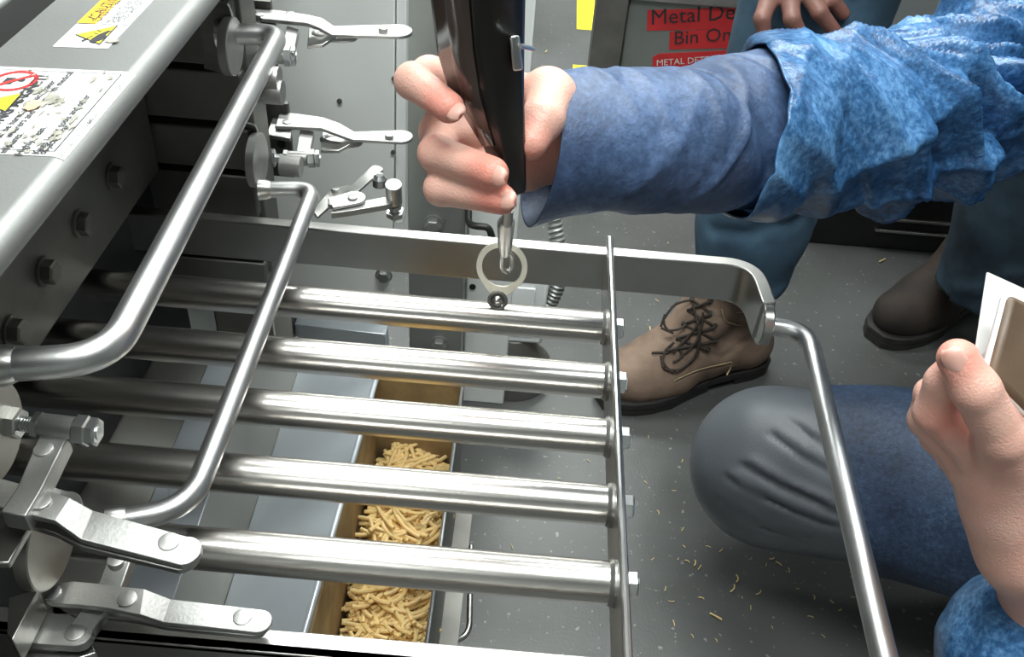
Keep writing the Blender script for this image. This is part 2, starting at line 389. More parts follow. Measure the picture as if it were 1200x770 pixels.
# ================================================================ SETTING
o = MB().box((-3.2, -2.6, -.05), (3.6, 4.6, 0)).build('floor', M['floor'], smooth=False); tag(o, kind='structure')
o = MB().box((-3.2, -2.6, CEIL), (3.6, 4.6, CEIL + .05)).build('ceiling', M['wall'], smooth=False); tag(o, kind='structure')
for nm, lo, hi in (('wall_far', (-3.2, 4.6, 0), (3.6, 4.65, CEIL)), ('wall_near', (-3.2, -2.65, 0), (3.6, -2.6, CEIL)), ('wall_left', (-3.25, -2.6, 0), (-3.2, 4.6, CEIL)), ('wall_right', (3.6, -2.6, 0), (3.65, 4.6, CEIL))):
    tag(MB().box(lo, hi).build(nm, M['wall'], smooth=False), kind='structure')

# ================================================================ PULLED-OUT MAGNET DRAWER
ZT = .69; RT = .0127
TY = [Pz(712, v, ZT)[1] for v in (384, 447, 512, 592, 683)]; XE = .071
dr = thing('magnet_drawer', 'pulled-out magnet drawer of five polished steel tubes with a rod handle', 'magnet drawer', (0, .45, ZT))
for y in TY:
    t = MB().cyl((-.361, y, ZT), (XE - .003, y, ZT), RT, seg=48).build('magnet_tube', M['tube'], dr)
    m = MB(); m.tube([(XE - .0045, y, ZT), (XE - .002, y, ZT), (XE + .001, y, ZT)], [RT + .0002, RT + .0017, RT + .0012], 40); m.build('weld_ring', M['steel'], t)
    b = MB(); hexhead(b, (XE + .0055, y, ZT), (1, 0, 0), .0078, .0075, False); b.build('hex_bolt', M['zinc'], dr)
YF = Py(400, 275, .652)[1]; YN = .268
m = MB().box((XE, .262, ZT - .028), (XE + .0055, .664, ZT + .017))
m.build('end_plate', M['steel'], dr, bevel=.0012)
m = MB(); m.tube([(XE + .0028, .25 + .41 * k / 30, ZT + .0172 + .0003 * math.sin(k * 2.1)) for k in range(31)], .0022, 8); m.build('weld_bead', M['zinc'], dr)
zt_f, zb_f = .700, .662
def bar_on_edge(path, th, zt, zb, name, m_, parent):
    """flat bar standing on edge, bent along a path in plan"""
    P_ = [np.array(p, float) for p in path]; n = len(P_); L1, R1 = [], []
    for i in range(n):
        t = P_[min(i + 1, n - 1)] - P_[max(i - 1, 0)]; t /= np.linalg.norm(t); q = np.array([-t[1], t[0]])
        L1.append(P_[i] + q * th / 2); R1.append(P_[i] - q * th / 2)
    V = [(*p, z) for z in (zt, zb) for p in L1 + R1]; Fq = []
    for i in range(n - 1): Fq += [(i, i + 1, n + i + 1, n + i), (2 * n + i, 3 * n + i, 3 * n + i + 1, 2 * n + i + 1), (i, 2 * n + i, 2 * n + i + 1, i + 1), (n + i, n + i + 1, 3 * n + i + 1, 3 * n + i)]
    Fq += [(0, n, 3 * n, 2 * n), (n - 1, 3 * n - 1, 4 * n - 1, 2 * n - 1)]
    return MB().add(V, Fq).build(name, m_, parent, bevel=.0012, ang=30)
zh = .674; hA, hB, hC = Pz(896, 381, zh), Pz(946, 388, zh), Pz(1036, 770, zh)
pth = fillet([(-.361, .653), (.197, .651), (.2005, hA[1] - .004)], .026, 8)
bar_on_edge(pth, .0115, zt_f, zb_f, 'far_rail', M['steel'], dr)
ye = hA[1] - .004
MB().cyl((.2005 - .0043, ye, zt_f - .02), (.2005 + .0043, ye, zt_f - .02), .0185, seg=32).build('rounded_rail_end', M['steel'], dr, bevel=.001)
xr = .2045
zn = Pz(120, 738, .7)[2]; yN0 = Pz(300, 752, .70)[1]
m = MB().box((-.34, yN0 - .006, .664), (xr, yN0, .70)); m.box((-.34, yN0 - .006, .696), (xr, yN0 + .008, .70)); m.build('near_rail', M['steel'], dr, bevel=.0008)
dh = (hC - hB) / np.linalg.norm(hC - hB); he = hB + dh * (np.linalg.norm(hC - hB) + .045)
hp = fillet([(xr - .002, hA[1], zh), hB, he, (xr - .002, he[1] + .004, zh)], .022)
MB().tube(hp, .0078, 24).build('rod_handle', M['handle'], dr)

# ================================================================ SEPARATOR HOUSING
hs = thing('separator_housing', 'grey steel magnetic separator housing with warning labels and open drawer slots', 'machine', (-.4, .45, 0))
# cover: flat top tilting up to the left, round nose along the right edge, short drop
ZN = .925; XN = -.205; RN = .009; TL = math.radians(-2.6)
def cover_profile(th):
    c = np.array([XN - RN, ZN - RN]); pts = []
    r = RN - th
    for a in np.linspace(math.radians(-12), math.pi / 2 - TL, 14): pts.append(c + r * np.array([math.cos(a), math.sin(a)]))
    e = pts[-1]; d = np.array([-math.cos(TL), math.sin(TL)]); pts.append(e + d * .078)
    pts.append(pts[-1] + np.array([0, -.04]))
    return pts
po, pi_ = cover_profile(0), cover_profile(.003)
m = MB(); y0, y1 = .0, .84
for i in range(len(po) - 1):
    q = [po[i], po[i + 1], pi_[i + 1], pi_[i]]
    m.hexa([(a[0], y0, a[1]) for a in q], [(a[0], y1, a[1]) for a in q])
# keep it one clean shell
m = MB(); V = [(a[0], y0, a[1]) for a in po] + [(a[0], y1, a[1]) for a in po] + [(a[0], y0, a[1]) for a in pi_] + [(a[0], y1, a[1]) for a in pi_]; n = len(po)
Fq = []
for i in range(n - 1): Fq += [(i, i + 1, n + i + 1, n + i), (2 * n + i, 3 * n + i, 3 * n + i + 1, 2 * n + i + 1), (i, 2 * n + i, 2 * n + i + 1, i + 1), (n + i, n + i + 1, 3 * n + i + 1, 3 * n + i)]
Fq += [(0, n, 3 * n, 2 * n), (n - 1, 3 * n - 1, 4 * n - 1, 2 * n - 1)]
m.add(V, Fq); m.build('cover', M['cover'], hs, ang=30)
tl = po[-2]
m = MB().box((tl[0] - .2, 0, tl[1] - .02), (tl[0] - .020, .96, tl[1] + .006)); m.build('hopper_flange', M['cover'], hs, bevel=.003)
m = MB().box((-.372, 0, .55), (-.332, .96, .885)); m.box((tl[0] - .04, 0, .887), (tl[0] + .006, .96, .893)); m.build('gap_shade', M['black'], hs)  # added black box and strip, standing in for the shade in the gap
# bolted inner plate
XB = -.318
m = MB().box((XB - .006, .1, .715), (XB, .695, .885)); m.build('bolted_plate', M['dark_steel'], hs, bevel=.001)
for u, v in [(12, 388), (50, 318), (92, 262), (130, 207), (-20, 470)]:
    p = Px(u, v, XB); b = MB(); hexhead(b, (XB, p[1], p[2]), (1, 0, 0), .0085, .0075); b.build('hex_bolt', M['dark_steel'], hs)
m = MB().box((-.47, .0, .30), (-.44, .96, .885)); m.build('back_wall', M['black'], hs)
m = MB().box((-.44, .1, .64), (XB - .02, .69, .66)); m.build('slide_shelf', M['dark_steel'], hs)
# far wall: stacked bars between dark gaps
YW = .70
ys = [(0 - 40, 76), (84, 141), (150, 196), (204, 250), (260, 300), (304, 350)]
for a, b in ys:
    za, zb = Py(240, a, YW)[2], Py(240, b, YW)[2]
    MB().box((-.44, YW, zb), (-.238, YW + .02, za)).build('wall_bar', M['dark_steel'], hs, bevel=.0015)
MB().box((-.44, YW + .02, .55), (-.25, YW + .04, .95)).build('wall_backing', M['black'], hs)
# corner post on the far side, with a row of holes
MB().box((-.262, YW + .012, .60), (-.235, YW + .05, .99)).build('corner_post', M['dark_steel'], hs, bevel=.001)
MB().box((-.47, .05, .0), (-.235, .085, .60)).build('near_leg', M['dark_steel'], hs, bevel=.002)
MB().box((-.30, .71, .0), (-.24, .77, .60)).build('far_leg', M['sheet_dull'], hs, bevel=.002)
MB().box((-.44, .19, .58), (-.25, .215, .90)).build('near_wall', M['dark_steel'], hs, bevel=.002)

# ---- warning labels on the cover
ex = np.array([0, 1., 0]); ey = np.array([-math.cos(TL), 0, math.sin(TL)]); en = np.cross(ex, ey)
if en[2] < 0: en = -en
O0 = np.array([po[-3][0] if False else XN - RN + RN * math.sin(TL) * -0, 0, ZN]) 
tp0 = po[-3]; O0 = np.array([tp0[0], 0, tp0[1]])          # start of the flat part
def on_cover(u, v):
    d = ray(u, v); t = ((O0 - EYE) @ en) / (d @ en); return EYE + d * t
def nose_pt(s, y, lift=.0004):
    """s = arc distance from the flat edge; negative = on the flat, towards the left"""
    if s <= 0: q = O0 + ey * (-s); q = q + en * lift; return np.array([q[0], y, q[2]])
    a = math.pi / 2 - TL - s / RN; r = RN + lift; return np.array([XN - RN + r * math.cos(a), y, ZN - RN + r * math.sin(a)])
def cov_uv(u, v): p = on_cover(u, v); return p[1], -((p - O0) @ ey)      # y, s
def sheet(y0, y1, s0, s1, m_, name, parent, lift=.0004, ns=60):
    mb = MB(); S = np.linspace(s0, s1, ns); V = [nose_pt(s, y0, lift) for s in S] + [nose_pt(s, y1, lift) for s in S]
    V += [nose_pt(s, y0, lift - .0003) for s in S] + [nose_pt(s, y1, lift - .0003) for s in S]
    Fq = [(i, i + 1, ns + i + 1, ns + i) for i in range(ns - 1)] + [(2 * ns + i, 3 * ns + i, 3 * ns + i + 1, 2 * ns + i + 1) for i in range(ns - 1)]
    Fq += [(i, 2 * ns + i, 2 * ns + i + 1, i + 1) for i in range(ns - 1)] + [(ns + i, ns + i + 1, 3 * ns + i + 1, 3 * ns + i) for i in range(ns - 1)]
    Fq += [(0, ns, 3 * ns, 2 * ns), (ns - 1, 3 * ns - 1, 4 * ns - 1, 2 * ns - 1)]
    mb.add(V, Fq); return mb.build(name, m_, parent)
def wrap(o, lift):
    """bend a flat mesh given in (y, s) onto the cover"""
    for vx in o.data.vertices:
        y, s, _ = vx.co; vx.co = tuple(nose_pt(s, y, lift))
    return o
def cov_text(body, size, y, s, m_, parent, bold=0., lift=.0008, sx=1.):
    o = obj_text(body, size, (0, 0, 0), (1, 0, 0), (0, 1, 0), m_, 'lettering', parent, 0, bold=bold, sx=sx)
    for vx in o.data.vertices: vx.co = (y + vx.co[0], s - vx.co[1], 0)
    return wrap(o, lift)
def cov_poly(pts, m_, name, parent, lift=.0007, hole=None):
    me = MB(); n = len(pts)
    if hole is None:
        c = np.mean(np.array(pts), 0); me.add([(p[0], p[1], 0) for p in pts] + [(c[0], c[1], 0)], [(i, (i + 1) % n, n) for i in range(n)])
    else: me.add([(p[0], p[1], 0) for p in pts] + [(p[0], p[1], 0) for p in hole], [(i, (i + 1) % n, n + (i + 1) % n, n + i) for i in range(n)])
    o = me.build(name, m_, parent); return wrap(o, lift)
# big label
yT, sT = cov_uv(150, 82); yB, _ = cov_uv(70, 195); _, sR = cov_uv(118, 138)
yb0, sb1 = cov_uv(152, 85); yb1, sb2 = cov_uv(78, 190)
print('label', yb0, sb1, yb1, sb2, 'zero', cov_uv(0, 78))
LY0, LY1, LS1 = yb1 + .004, yb0, max(sb1, sb2) * .5 + min(sb1, sb2) * .5
big = sheet(LY0 - .0, LY1, -.125, LS1, M['white'], 'warning_label', hs); tag(big, 'large scuffed white magnet warning label on the cover')
W_ = .0035
cov_poly([(LY0 + W_, LS1 - .0060), (LY1 - W_, LS1 - .0060), (LY1 - W_, LS1 - .0055), (LY0 + W_, LS1 - .0055)], M['ink'], 'border_line', big, .0008)
cov_poly([(LY1 - W_, -.12), (LY1 - W_, LS1 - .0060), (LY1 - W_ - .0006, LS1 - .0060), (LY1 - W_ - .0006, -.12)], M['ink'], 'border_line', big, .0008)
cov_poly([(LY0 + W_, -.12), (LY0 + W_, LS1 - .0060), (LY0 + W_ + .0006, LS1 - .0060), (LY0 + W_ + .0006, -.12)], M['ink'], 'border_line', big, .0008)
def cov_line(body, p, size, m_, parent, bold=0.0, s=None, end=True):
    """a line of lettering on the cover, ending (or starting) at the place p"""
    yp, sp = cov_uv(*p); sp = sp if s is None else s
    o = obj_text(body, size, (0, 0, 0), (1, 0, 0), (0, 1, 0), m_, 'lettering', parent, 0, bold=bold)
    xs = [v.co[0] for v in o.data.vertices]; x0 = max(xs) if end else min(xs)
    for v in o.data.vertices: v.co = (yp + (v.co[0] - x0), sp - v.co[1], 0)
    return wrap(o, .0008)
(yq, _), (yr, _) = cov_uv(46, 181), cov_uv(119, 99); TS = (yr - yq) / 26 / .52; print('text size', TS)
cov_line('STRONG MAGNET!', (58, 90), TS * 1.55, M['ink'], big, .0003)
cov_line('Can be harmful to pacemaker', (67, 96), TS, M['ink'], big, .00012)
cov_line('wearers and others with medical', (87, 86), TS, M['ink'], big, .00012)
cov_line('implants.', (7, 181), TS, M['ink'], big, .00012, end=False)
cov_line('Highly clean.', (26, 183), TS, M['ink'], big, .00012, end=False)
cov_line('Keep loose tools and other', (46, 182), TS, M['ink'], big, .00012, end=False)
cov_line('objects away.', (63, 183), TS, M['ink'], big, .00012, end=False, s=LS1 - .0088)
for pp, tx in (((80, 184), 'service label'), ((97, 161), 'see instructions'), ((108, 145), 'turn over'), ((140, 104), 'part 2')):
    cov_line(tx, pp, .0030, M['ink'], big, .0, s=LS1 - .0014, end=False)
def circ(cy, cs, r, n=36): return [(cy + r * math.cos(a), cs + r * math.sin(a)) for a in np.linspace(0, 2 * math.pi, n, endpoint=False)]
cy, cs = cov_uv(17, 96)
cov_poly(circ(cy, cs, .0118), M['redink'], 'prohibition_ring', big, .0008, circ(cy, cs, .0095))
d45 = .0098 * .707; cov_poly([(cy - d45 - .0008, cs - d45 + .0008), (cy - d45 + .0008, cs - d45 - .0008), (cy + d45 + .0008, cs + d45 - .0008), (cy + d45 - .0008, cs + d45 + .0008)], M['redink'], 'prohibition_slash', big, .0009)
cov_poly([(cy - .004, cs - .005), (cy + .003, cs - .005), (cy + .003, cs + .000), (cy - .004, cs + .0)], M['ink'], 'heart_device_icon', big, .00085)
cov_poly(circ(cy + .001, cs + .0035, .0018), M['ink'], 'heart_device_icon', big, .00085)
cy2, cs2 = cov_uv(2, 122)
cov_poly([(cy2 - .010, cs2 + .007), (cy2 + .012, cs2 + .006), (cy2, cs2 - .011)], M['ink'], 'hazard_triangle', big, .0008)
cov_poly([(cy2 - .0083, cs2 + .006), (cy2 + .0103, cs2 + .005), (cy2, cs2 - .0092)], M['yellow'], 'hazard_triangle', big, .0009)
# scuffs
R2 = random.Random(3)
def blob(cy, cs, ry, rs, n=22, j=.35): return [(cy + ry * math.cos(a) * (1 + R2.uniform(-j, j)), cs + rs * math.sin(a) * (1 + R2.uniform(-j, j))) for a in np.linspace(0, 2 * math.pi, n, endpoint=False)]
for u, v, ry, rs in [(60, 118, .016, .010), (45, 108, .008, .005), (70, 122, .012, .006), (68, 158, .006, .006), (88, 140, .010, .003), (85, 150, .007, .004), (110, 95, .012, .0025), (130, 93, .005, .004), (100, 120, .006, .003), (118, 108, .007, .002), (30, 182, .008, .003), (46, 170, .008, .003), (62, 165, .005, .003), (10, 170, .006, .004), (75, 142, .005, .003), (95, 128, .004, .003), (40, 150, .005, .0015), (124, 85, .008, .0015), (35, 84, .008, .001)]:
    y, s = cov_uv(u, v); cov_poly([(min(max(q[0], LY0 + .001), LY1 - .001), q[1]) for q in blob(y, min(s, LS1 - .004), ry * .42, rs * .42, 26, .6)], M['worn'], 'scuff_patch', big, .0011)
for k in range(26):
    y = R2.uniform(LY0 + .004, LY1 - .006); s = R2.uniform(LS1 - .05, LS1 - .008); cov_poly(blob(y, s, R2.uniform(.001, .004), R2.uniform(.0004, .0013), 12, .6), M['worn'], 'scuff_patch', big, .0010)
y, s = cov_uv(39, 126); cov_poly(blob(y, s, .0055, .0035, 22, .15), M['peach'], 'orange_stain', big, .0013)
# caution label
ya, sa_ = cov_uv(62, 55); yb, sb = cov_uv(128, 56); yc, sc_ = cov_uv(90, 28)
print('caution', ya, sa_, yb, sb, yc, sc_)
CY0, CS0, CS1 = ya, sa_, sb
cl = sheet(CY0, CY0 + .16, CS0, CS1, M['white'], 'caution_label', hs); tag(cl, 'amber and white caution label with a crushed-hand triangle')
cym = yc
cov_poly([(cym, CS0), (CY0 + .16, CS0), (CY0 + .16, CS0 + .011), (cym, CS0 + .011)], M['amber'], 'amber_band', cl)
cov_poly([(cym - .0006, CS0), (cym, CS0), (cym, CS1), (cym - .0006, CS1)], M['ink'], 'divider_line', cl)
cov_line('CAUTION', (107, 21), .0084, M['ink'], cl, .0001, end=False, s=CS0 + .0088)
cov_poly([(cym + .005, CS0 + .009), (cym + .013, CS0 + .009), (cym + .009, CS0 + .002)], M['ink'], 'alert_triangle', cl, .0008)
cov_poly([(cym + .0065, CS0 + .0083), (cym + .0115, CS0 + .0083), (cym + .009, CS0 + .004)], M['amber'], 'alert_triangle', cl, .0009)
cov_line('Crush Hazard.', (117, 27), .0078, M['ink'], cl, end=False)
cov_line('Magnets Crush fingers.', (131, 28), .0056, M['ink'], cl, end=False)
cov_line('Keep hands clear and', (138, 28), .0056, M['ink'], cl, end=False)
cov_line('Close with care.', (145, 28), .0056, M['ink'], cl, end=False)
tA, tB, tC = cov_uv(88, 42), cov_uv(139, 31), cov_uv(117, 54)
cov_poly([tA, tB, tC], M['ink'], 'crush_triangle', cl, .0008)
cc = np.mean([tA, tB, tC], 0); sh = lambda p, k: tuple(cc + (np.array(p) - cc) * k)
cov_poly([sh(tA, .9), sh(tB, .9), sh(tC, .9)], M['yellow'], 'crush_triangle', cl, .0009)
hc = np.array(cov_uv(117, 45)); hd = np.array(cov_uv(127, 40)) - hc; hd /= np.linalg.norm(hd); hn = np.array([-hd[1], hd[0]])
def hpoly(pts): return [tuple(hc + hd * a + hn * b) for a, b in pts]
cov_poly(hpoly([(-.008, .000), (-.004, -.002), (.002, -.0028), (.009, -.002), (.0095, .0), (.004, .001), (.002, .0035), (-.003, .0045), (-.0075, .003)]), M['ink'], 'hand_icon', cl, .001)
cov_poly(hpoly([(-.009, -.0052), (.0, -.0048), (.0, -.0038), (-.009, -.0038)]), M['ink'], 'press_icon', cl, .001)
cov_poly(hpoly([(.002, -.0065), (.0032, -.0065), (.0032, -.0035), (.002, -.0035)]), M['ink'], 'press_icon', cl, .001)
cov_poly(hpoly([(.0055, -.0075), (.007, -.0075), (.0065, -.0035), (.0058, -.0035)]), M['ink'], 'press_icon', cl, .001)
yk, sk = cov_uv(131, 50)
cov_poly(blob(yk, sk, .003, .0035, 12, .3), M['worn'], 'curled_corner', cl, .0012)

# ================================================================ CLOSED DRAWERS (upper and middle) with their handles
def closed_drawer(z, pn, pf, rn, rf, rod, label, ears):
    yn, yf = pn[1], pf[1]
    t = thing('magnet_drawer', label, 'magnet drawer', (-.24, (yn + yf) / 2, z))
    pts = fillet([rn, pn, pf, rf], [.022, .016], 10)
    MB().tube(pts, rod, 28).build('rod_handle', M['handle'], t)
    for e, q in ((rn, 0), (rf, 1)):
        mb = MB(); d = np.array(e) - np.array(pn if q == 0 else pf); d /= np.linalg.norm(d)
        mb.tube([np.array(e) - d * .004, np.array(e) + d * .0, np.array(e) + d * .006], [rod * 1.02, rod * 1.22, rod * 1.3], 24); mb.build('weld_collar', M['steel'], t)
    for (c, r) in ears:
        c = np.array(c, float)
        mb = MB(); mb.tube([c + (-.007, 0, 0), c + (-.0006, 0, 0), c, ], [r, r, r - .0008], 44); o = mb.build('end_disc', M['cast'] if c[1] > .5 else M['sheet_dull'], t)
    return t
e1n = Px(-6, 508, -.242); e1f = Px(276, 55, -.228)
e2n = Px(62, 634, -.222); e2f = Px(306, 188, -.228)
print('ears', e1n, e1f, e2n, e2f)
closed_drawer(.85, Pz(128, 420, .85), Pz(327, 40, .85), Pz(8, 428, .85), Pz(262, 40, .85), .0078, 'upper closed magnet drawer, its long rod handle nearest the labelled cover', [(e1n, .026), (e1f, .0215)])
closed_drawer(.73, Pz(222, 596, .73), Pz(368, 222, .73), Pz(140, 610, .73), Pz(312, 222, .73), .0068, 'middle closed magnet drawer, its rod handle hanging over the bright tubes', [(e2n, .025), (e2f, .0235)])
m = MB()
for p, q in ((e1f, .85),):
    m.add([], [])
# curved ears beside the far discs
for c, z in ((e1f, .85), (e2f, .74)):
    pts = [(c[0] - .003, c[1] + .012 * math.sin(a), c[2] + .032 * math.cos(a)) for a in np.linspace(.2, 2.6, 10)]
    mb = MB()
    for i in range(9): mb.hexa([pts[i], pts[i + 1], (pts[i + 1][0] - .03, pts[i + 1][1] + .01, pts[i + 1][2]), (pts[i][0] - .03, pts[i][1] + .01, pts[i][2])], [tuple(np.array(q) + (0, .003, 0)) for q in (pts[i], pts[i + 1], (pts[i + 1][0] - .03, pts[i + 1][1] + .01, pts[i + 1][2]), (pts[i][0] - .03, pts[i][1] + .01, pts[i][2]))])
    mb.build('curved_ear', M['cast'], hs)

# ================================================================ TOGGLE CLAMPS
def plate_strip(top, bot, zs, th, name, m_, parent, tip=True):
    """flat bar: matching pixel points of its two edges, each cross line at its own height"""
    A = [Pz(u, v, z) for (u, v), z in zip(top, zs)]; B = [Pz(u, v, z) for (u, v), z in zip(bot, zs)]
    if tip:
        a, b = A[-1], B[-1]; c = (a + b) / 2; r = np.linalg.norm(a - b) / 2; d = (A[-1] - A[-2]); d[2] = 0; d -= d.dot((a - b) / (2 * r)) * (a - b) / (2 * r); d /= np.linalg.norm(d); up = (a - c) / r
        for an in np.linspace(0.35, math.pi / 2 - .05, 5): A.append(c + r * (math.cos(an) * up + math.sin(an) * d)); B.append(c + r * (-math.cos(an) * up + math.sin(an) * d))
    n = len(A); o = np.array([0, 0, -th]); mb = MB()
    V = A + B + [p + o for p in A] + [p + o for p in B]; Fq = []
    for i in range(n - 1): Fq += [(i, i + 1, n + i + 1, n + i), (2 * n + i, 3 * n + i, 3 * n + i + 1, 2 * n + i + 1), (i, 2 * n + i, 2 * n + i + 1, i + 1), (n + i, n + i + 1, 3 * n + i + 1, 3 * n + i)]
    Fq += [(0, n, 3 * n, 2 * n), (n - 1, 3 * n - 1, 4 * n - 1, 2 * n - 1)]
    mb.add(V, Fq); return mb.build(name, m_, parent, bevel=.0007, ang=25)
def rivets(lst, parent, m_=None):
    for u, v, z, r in lst:
        p = Pz(u, v, z); mb = MB(); mb.tube([p + (0, 0, -.004), p + (0, 0, .0007), p + (0, 0, .0009)], [r, r, r * .9], 20); mb.build('rivet', m_ or M['cast'], parent)
def clamp_bolt(p0, p1, z, parent, s=1.):
    a, b = Pz(*p0, z), Pz(*p1, z); d = b - a; L_ = np.linalg.norm(d); d /= L_
    mb = MB(); mb.cyl(a, b, .0036 * s, seg=16)
    for k in range(int(L_ / .0014)): mb.cyl(a + d * (k * .0014), a + d * (k * .0014 + .0006), .0041 * s, seg=16)
    o = mb.build('threaded_spindle', M['zinc'], parent)
    mb = MB(); hexhead(mb, a + d * L_ * .02, d, .0085 * s, .006 * s, False); mb.build('hex_nut', M['zinc'], parent)
    mb = MB(); mb.cyl(a + d * L_ * .36, a + d * L_ * .74, .0068 * s, seg=24); mb.build('spindle_sleeve', M['cast'], parent)
    mb = MB(); hexhead(mb, a + d * L_ * .30, d, .0075 * s, .004 * s, False); hexhead(mb, a + d * L_ * .76, d, .0085 * s, .0065 * s, False); hexhead(mb, a + d * L_ * .9, d, .0078 * s, .004 * s, False); mb.build('hex_nut', M['zinc'], parent)
def clamp(label):
    o = MB().box((0, 0, 0), (.001, .001, .001)); return None
CM = M['cast']
# near upper clamp (largest in view)
z = .80
k1 = plate_strip([(-60, 545), (42, 571), (82, 583), (109, 598), (218, 628)], [(-60, 580), (22, 600), (64, 610), (95, 632), (212, 662)], [z, z, z - .001, z - .008, z - .008], .0035, 'toggle_clamp', CM, hs)
tag(k1, 'large toggle clamp nearest the camera, stepped flat handle bar')
plate_strip([(-60, 555), (42, 583), (82, 597), (109, 606), (215, 634)], [(-60, 590), (22, 612), (64, 625), (95, 641), (209, 668)], [z - .012, z - .012, z - .013, z - .0125, z - .0125], .0035, 'lower_bar', M['steel'], k1)
rivets([(48, 588, z, .0046), (198, 635, z - .008, .0048), (-40, 565, z, .005)], k1)
plate_strip([(47, 508), (20, 571), (0, 600)], [(80, 510), (48, 575), (30, 605)], [z + .004] * 3, .011, 'link_arm', CM, k1, tip=False)
rivets([(51, 527, z + .004, .0045)], k1)
plate_strip([(52, 568), (78, 575)], [(40, 600), (70, 606)], [z - .006] * 2, .006, 'inner_cam', M['steel'], k1)
clamp_bolt((10, 495), (117, 507), z + .004, k1, .95)
plate_strip([(-40, 600), (0, 620), (20, 600)], [(-40, 660), (10, 660), (38, 612)], [z - .02] * 3, .004, 'base_bracket', M['steel'], k1, tip=False)
# near lower clamp
z = .72
k2 = plate_strip([(54, 686), (85, 681), (117, 684), (139, 687), (169, 690), (200, 702), (306, 714)], [(56, 706), (75, 708), (93, 709), (128, 713), (164, 720), (191, 729), (300, 741)], [z, z, z, z + .003, z + .003, z - .003, z - .003], .0035, 'toggle_clamp', CM, hs)
tag(k2, 'toggle clamp at the bottom left, handle bar lying over the near rail')
plate_strip([(60, 700), (117, 700), (169, 706), (200, 712), (303, 719)], [(62, 720), (100, 720), (160, 727), (195, 735), (296, 745)], [z - .012, z - .012, z - .011, z - .0085, z - .0085], .0035, 'lower_bar', M['steel'], k2)
rivets([(61, 695, z, .0046), (149, 702, z + .003, .0048), (284, 723, z - .003, .0048), (88, 741, z - .012, .005), (136, 656, z + .006, .0045)], k2)
plate_strip([(130, 645), (112, 690), (80, 735)], [(156, 650), (140, 695), (108, 738)], [z + .006, z - .002, z - .012], .008, 'link_arm', CM, k2, tip=False)
b2 = plate_strip([(50, 700), (75, 715), (96, 730)], [(12, 750), (50, 755), (88, 757)], [z - .012] * 3, .006, 'base_bracket', CM, k2)
plate_strip([(10, 700), (45, 690)], [(8, 745), (14, 750)], [z + .005, z + .01], .02, 'bracket_web', M['steel'], k2, tip=False)
plate_strip([(20, 762), (60, 765), (105, 750)], [(22, 775), (70, 780), (113, 765)], [z - .022] * 3, .004, 'bracket_foot', M['steel'], k2, tip=False)
# far clamps
def far_clamp(label, top, bot, z, rv, bolt, link_, tab):
    k = plate_strip(top, bot, z, .0035, 'toggle_clamp', CM, hs); tag(k, label)
    k_ = plate_strip([(top[2][0], top[2][1] + 14), (top[3][0], top[3][1] + 17), (top[4][0] + 3, top[4][1] + 8)], [(bot[2][0], bot[2][1] + 26), (bot[3][0] + 4, bot[3][1] + 20), (bot[4][0] + 5, bot[4][1] + 1)], [z[2] - .016, z[3] - .014, z[4] - .004], .0035, 'lower_bar', M['steel'], k, tip=False)
    rivets([(u, v, z[0] + .0, .0042) for u, v in rv], k)
    clamp_bolt(*bolt, z[0] - .012, k, 1.)
    plate_strip(*link_, [z[0] - .006] * len(link_[0]), .007, 'link_arm', CM, k, tip=False)
    plate_strip(*tab, [z[0] - .004] * len(tab[0]), .004, 'base_bracket', M['steel'], k, tip=False)
far_clamp('toggle clamp at the top of the photo, farthest of the row', [(296, 9), (329, 12), (362, 17), (378, 21), (391, 30), (466, 28)], [(306, 22), (330, 24), (360, 27), (374, 32), (389, 40), (466, 42)], [.815, .815, .817, .816, .812, .812], [(304, 17), (340, 16), (363, 21), (449, 33)], ((284, 65), (348, 66)), ([(336, 30), (330, 58)], [(350, 34), (344, 62)]), ([(290, 8), (330, 14)], [(280, 30), (320, 38)]))
far_clamp('toggle clamp between the other two far clamps, closed on its disc', [(328, 131), (350, 133), (378, 137), (398, 144), (415, 154), (469, 152)], [(322, 148), (350, 149), (376, 150), (393, 156), (413, 163), (470, 166)], [.712, .712, .714, .713, .708, .708], [(336, 143), (367, 139), (388, 146), (456, 158)], ((314, 185), (376, 186)), ([(352, 150), (347, 178)], [(368, 154), (362, 183)]), ([(322, 130), (345, 134)], [(312, 158), (340, 162)]))
for cx_, cy_ in ((392, 42), (400, 165)):
    zz = .800 if cy_ < 100 else .697
    p = Pz(cx_, cy_, zz); mb = MB()
    ring = [p + np.array([math.cos(a) * .018, math.sin(a) * .008, 0]) for a in np.linspace(0, 2 * math.pi, 24, endpoint=False)]
    mb.tube(ring, .003, 8, closed=True); mb.build('release_loop', CM, hs)
# open clamp
z = .672
k3 = plate_strip([(366, 246), (386, 224), (404, 217), (412, 217), (436, 194)], [(372, 254), (396, 233), (409, 226), (418, 225), (444, 202)], [z, z, z + .002, z + .004, z + .006], .003, 'toggle_clamp', CM, hs)
tag(k3, 'open unlatched toggle clamp behind the pulled-out drawer')
plate_strip([(392, 240), (410, 238), (450, 231)], [(388, 250), (410, 247), (452, 240)], [z + .004] * 3, .006, 'link_arm', CM, k3)
plate_strip([(384, 232), (412, 224)], [(390, 243), (418, 238)], [z + .008] * 2, .003, 'lower_bar', M['steel'], k3)
rivets([(393, 221, z + .003, .004), (413, 231, z + .009, .0045), (389, 238, z + .007, .004)], k3)
a, b = Pz(461, 216, z + .02), Pz(463, 252, z - .02); mb = MB(); d = (b - a); mb.cyl(a, a + d * .55, .0075, seg=20); mb.cyl(a + d * .55, b, .0042, seg=14); mb.build('spindle_sleeve', CM, k3)
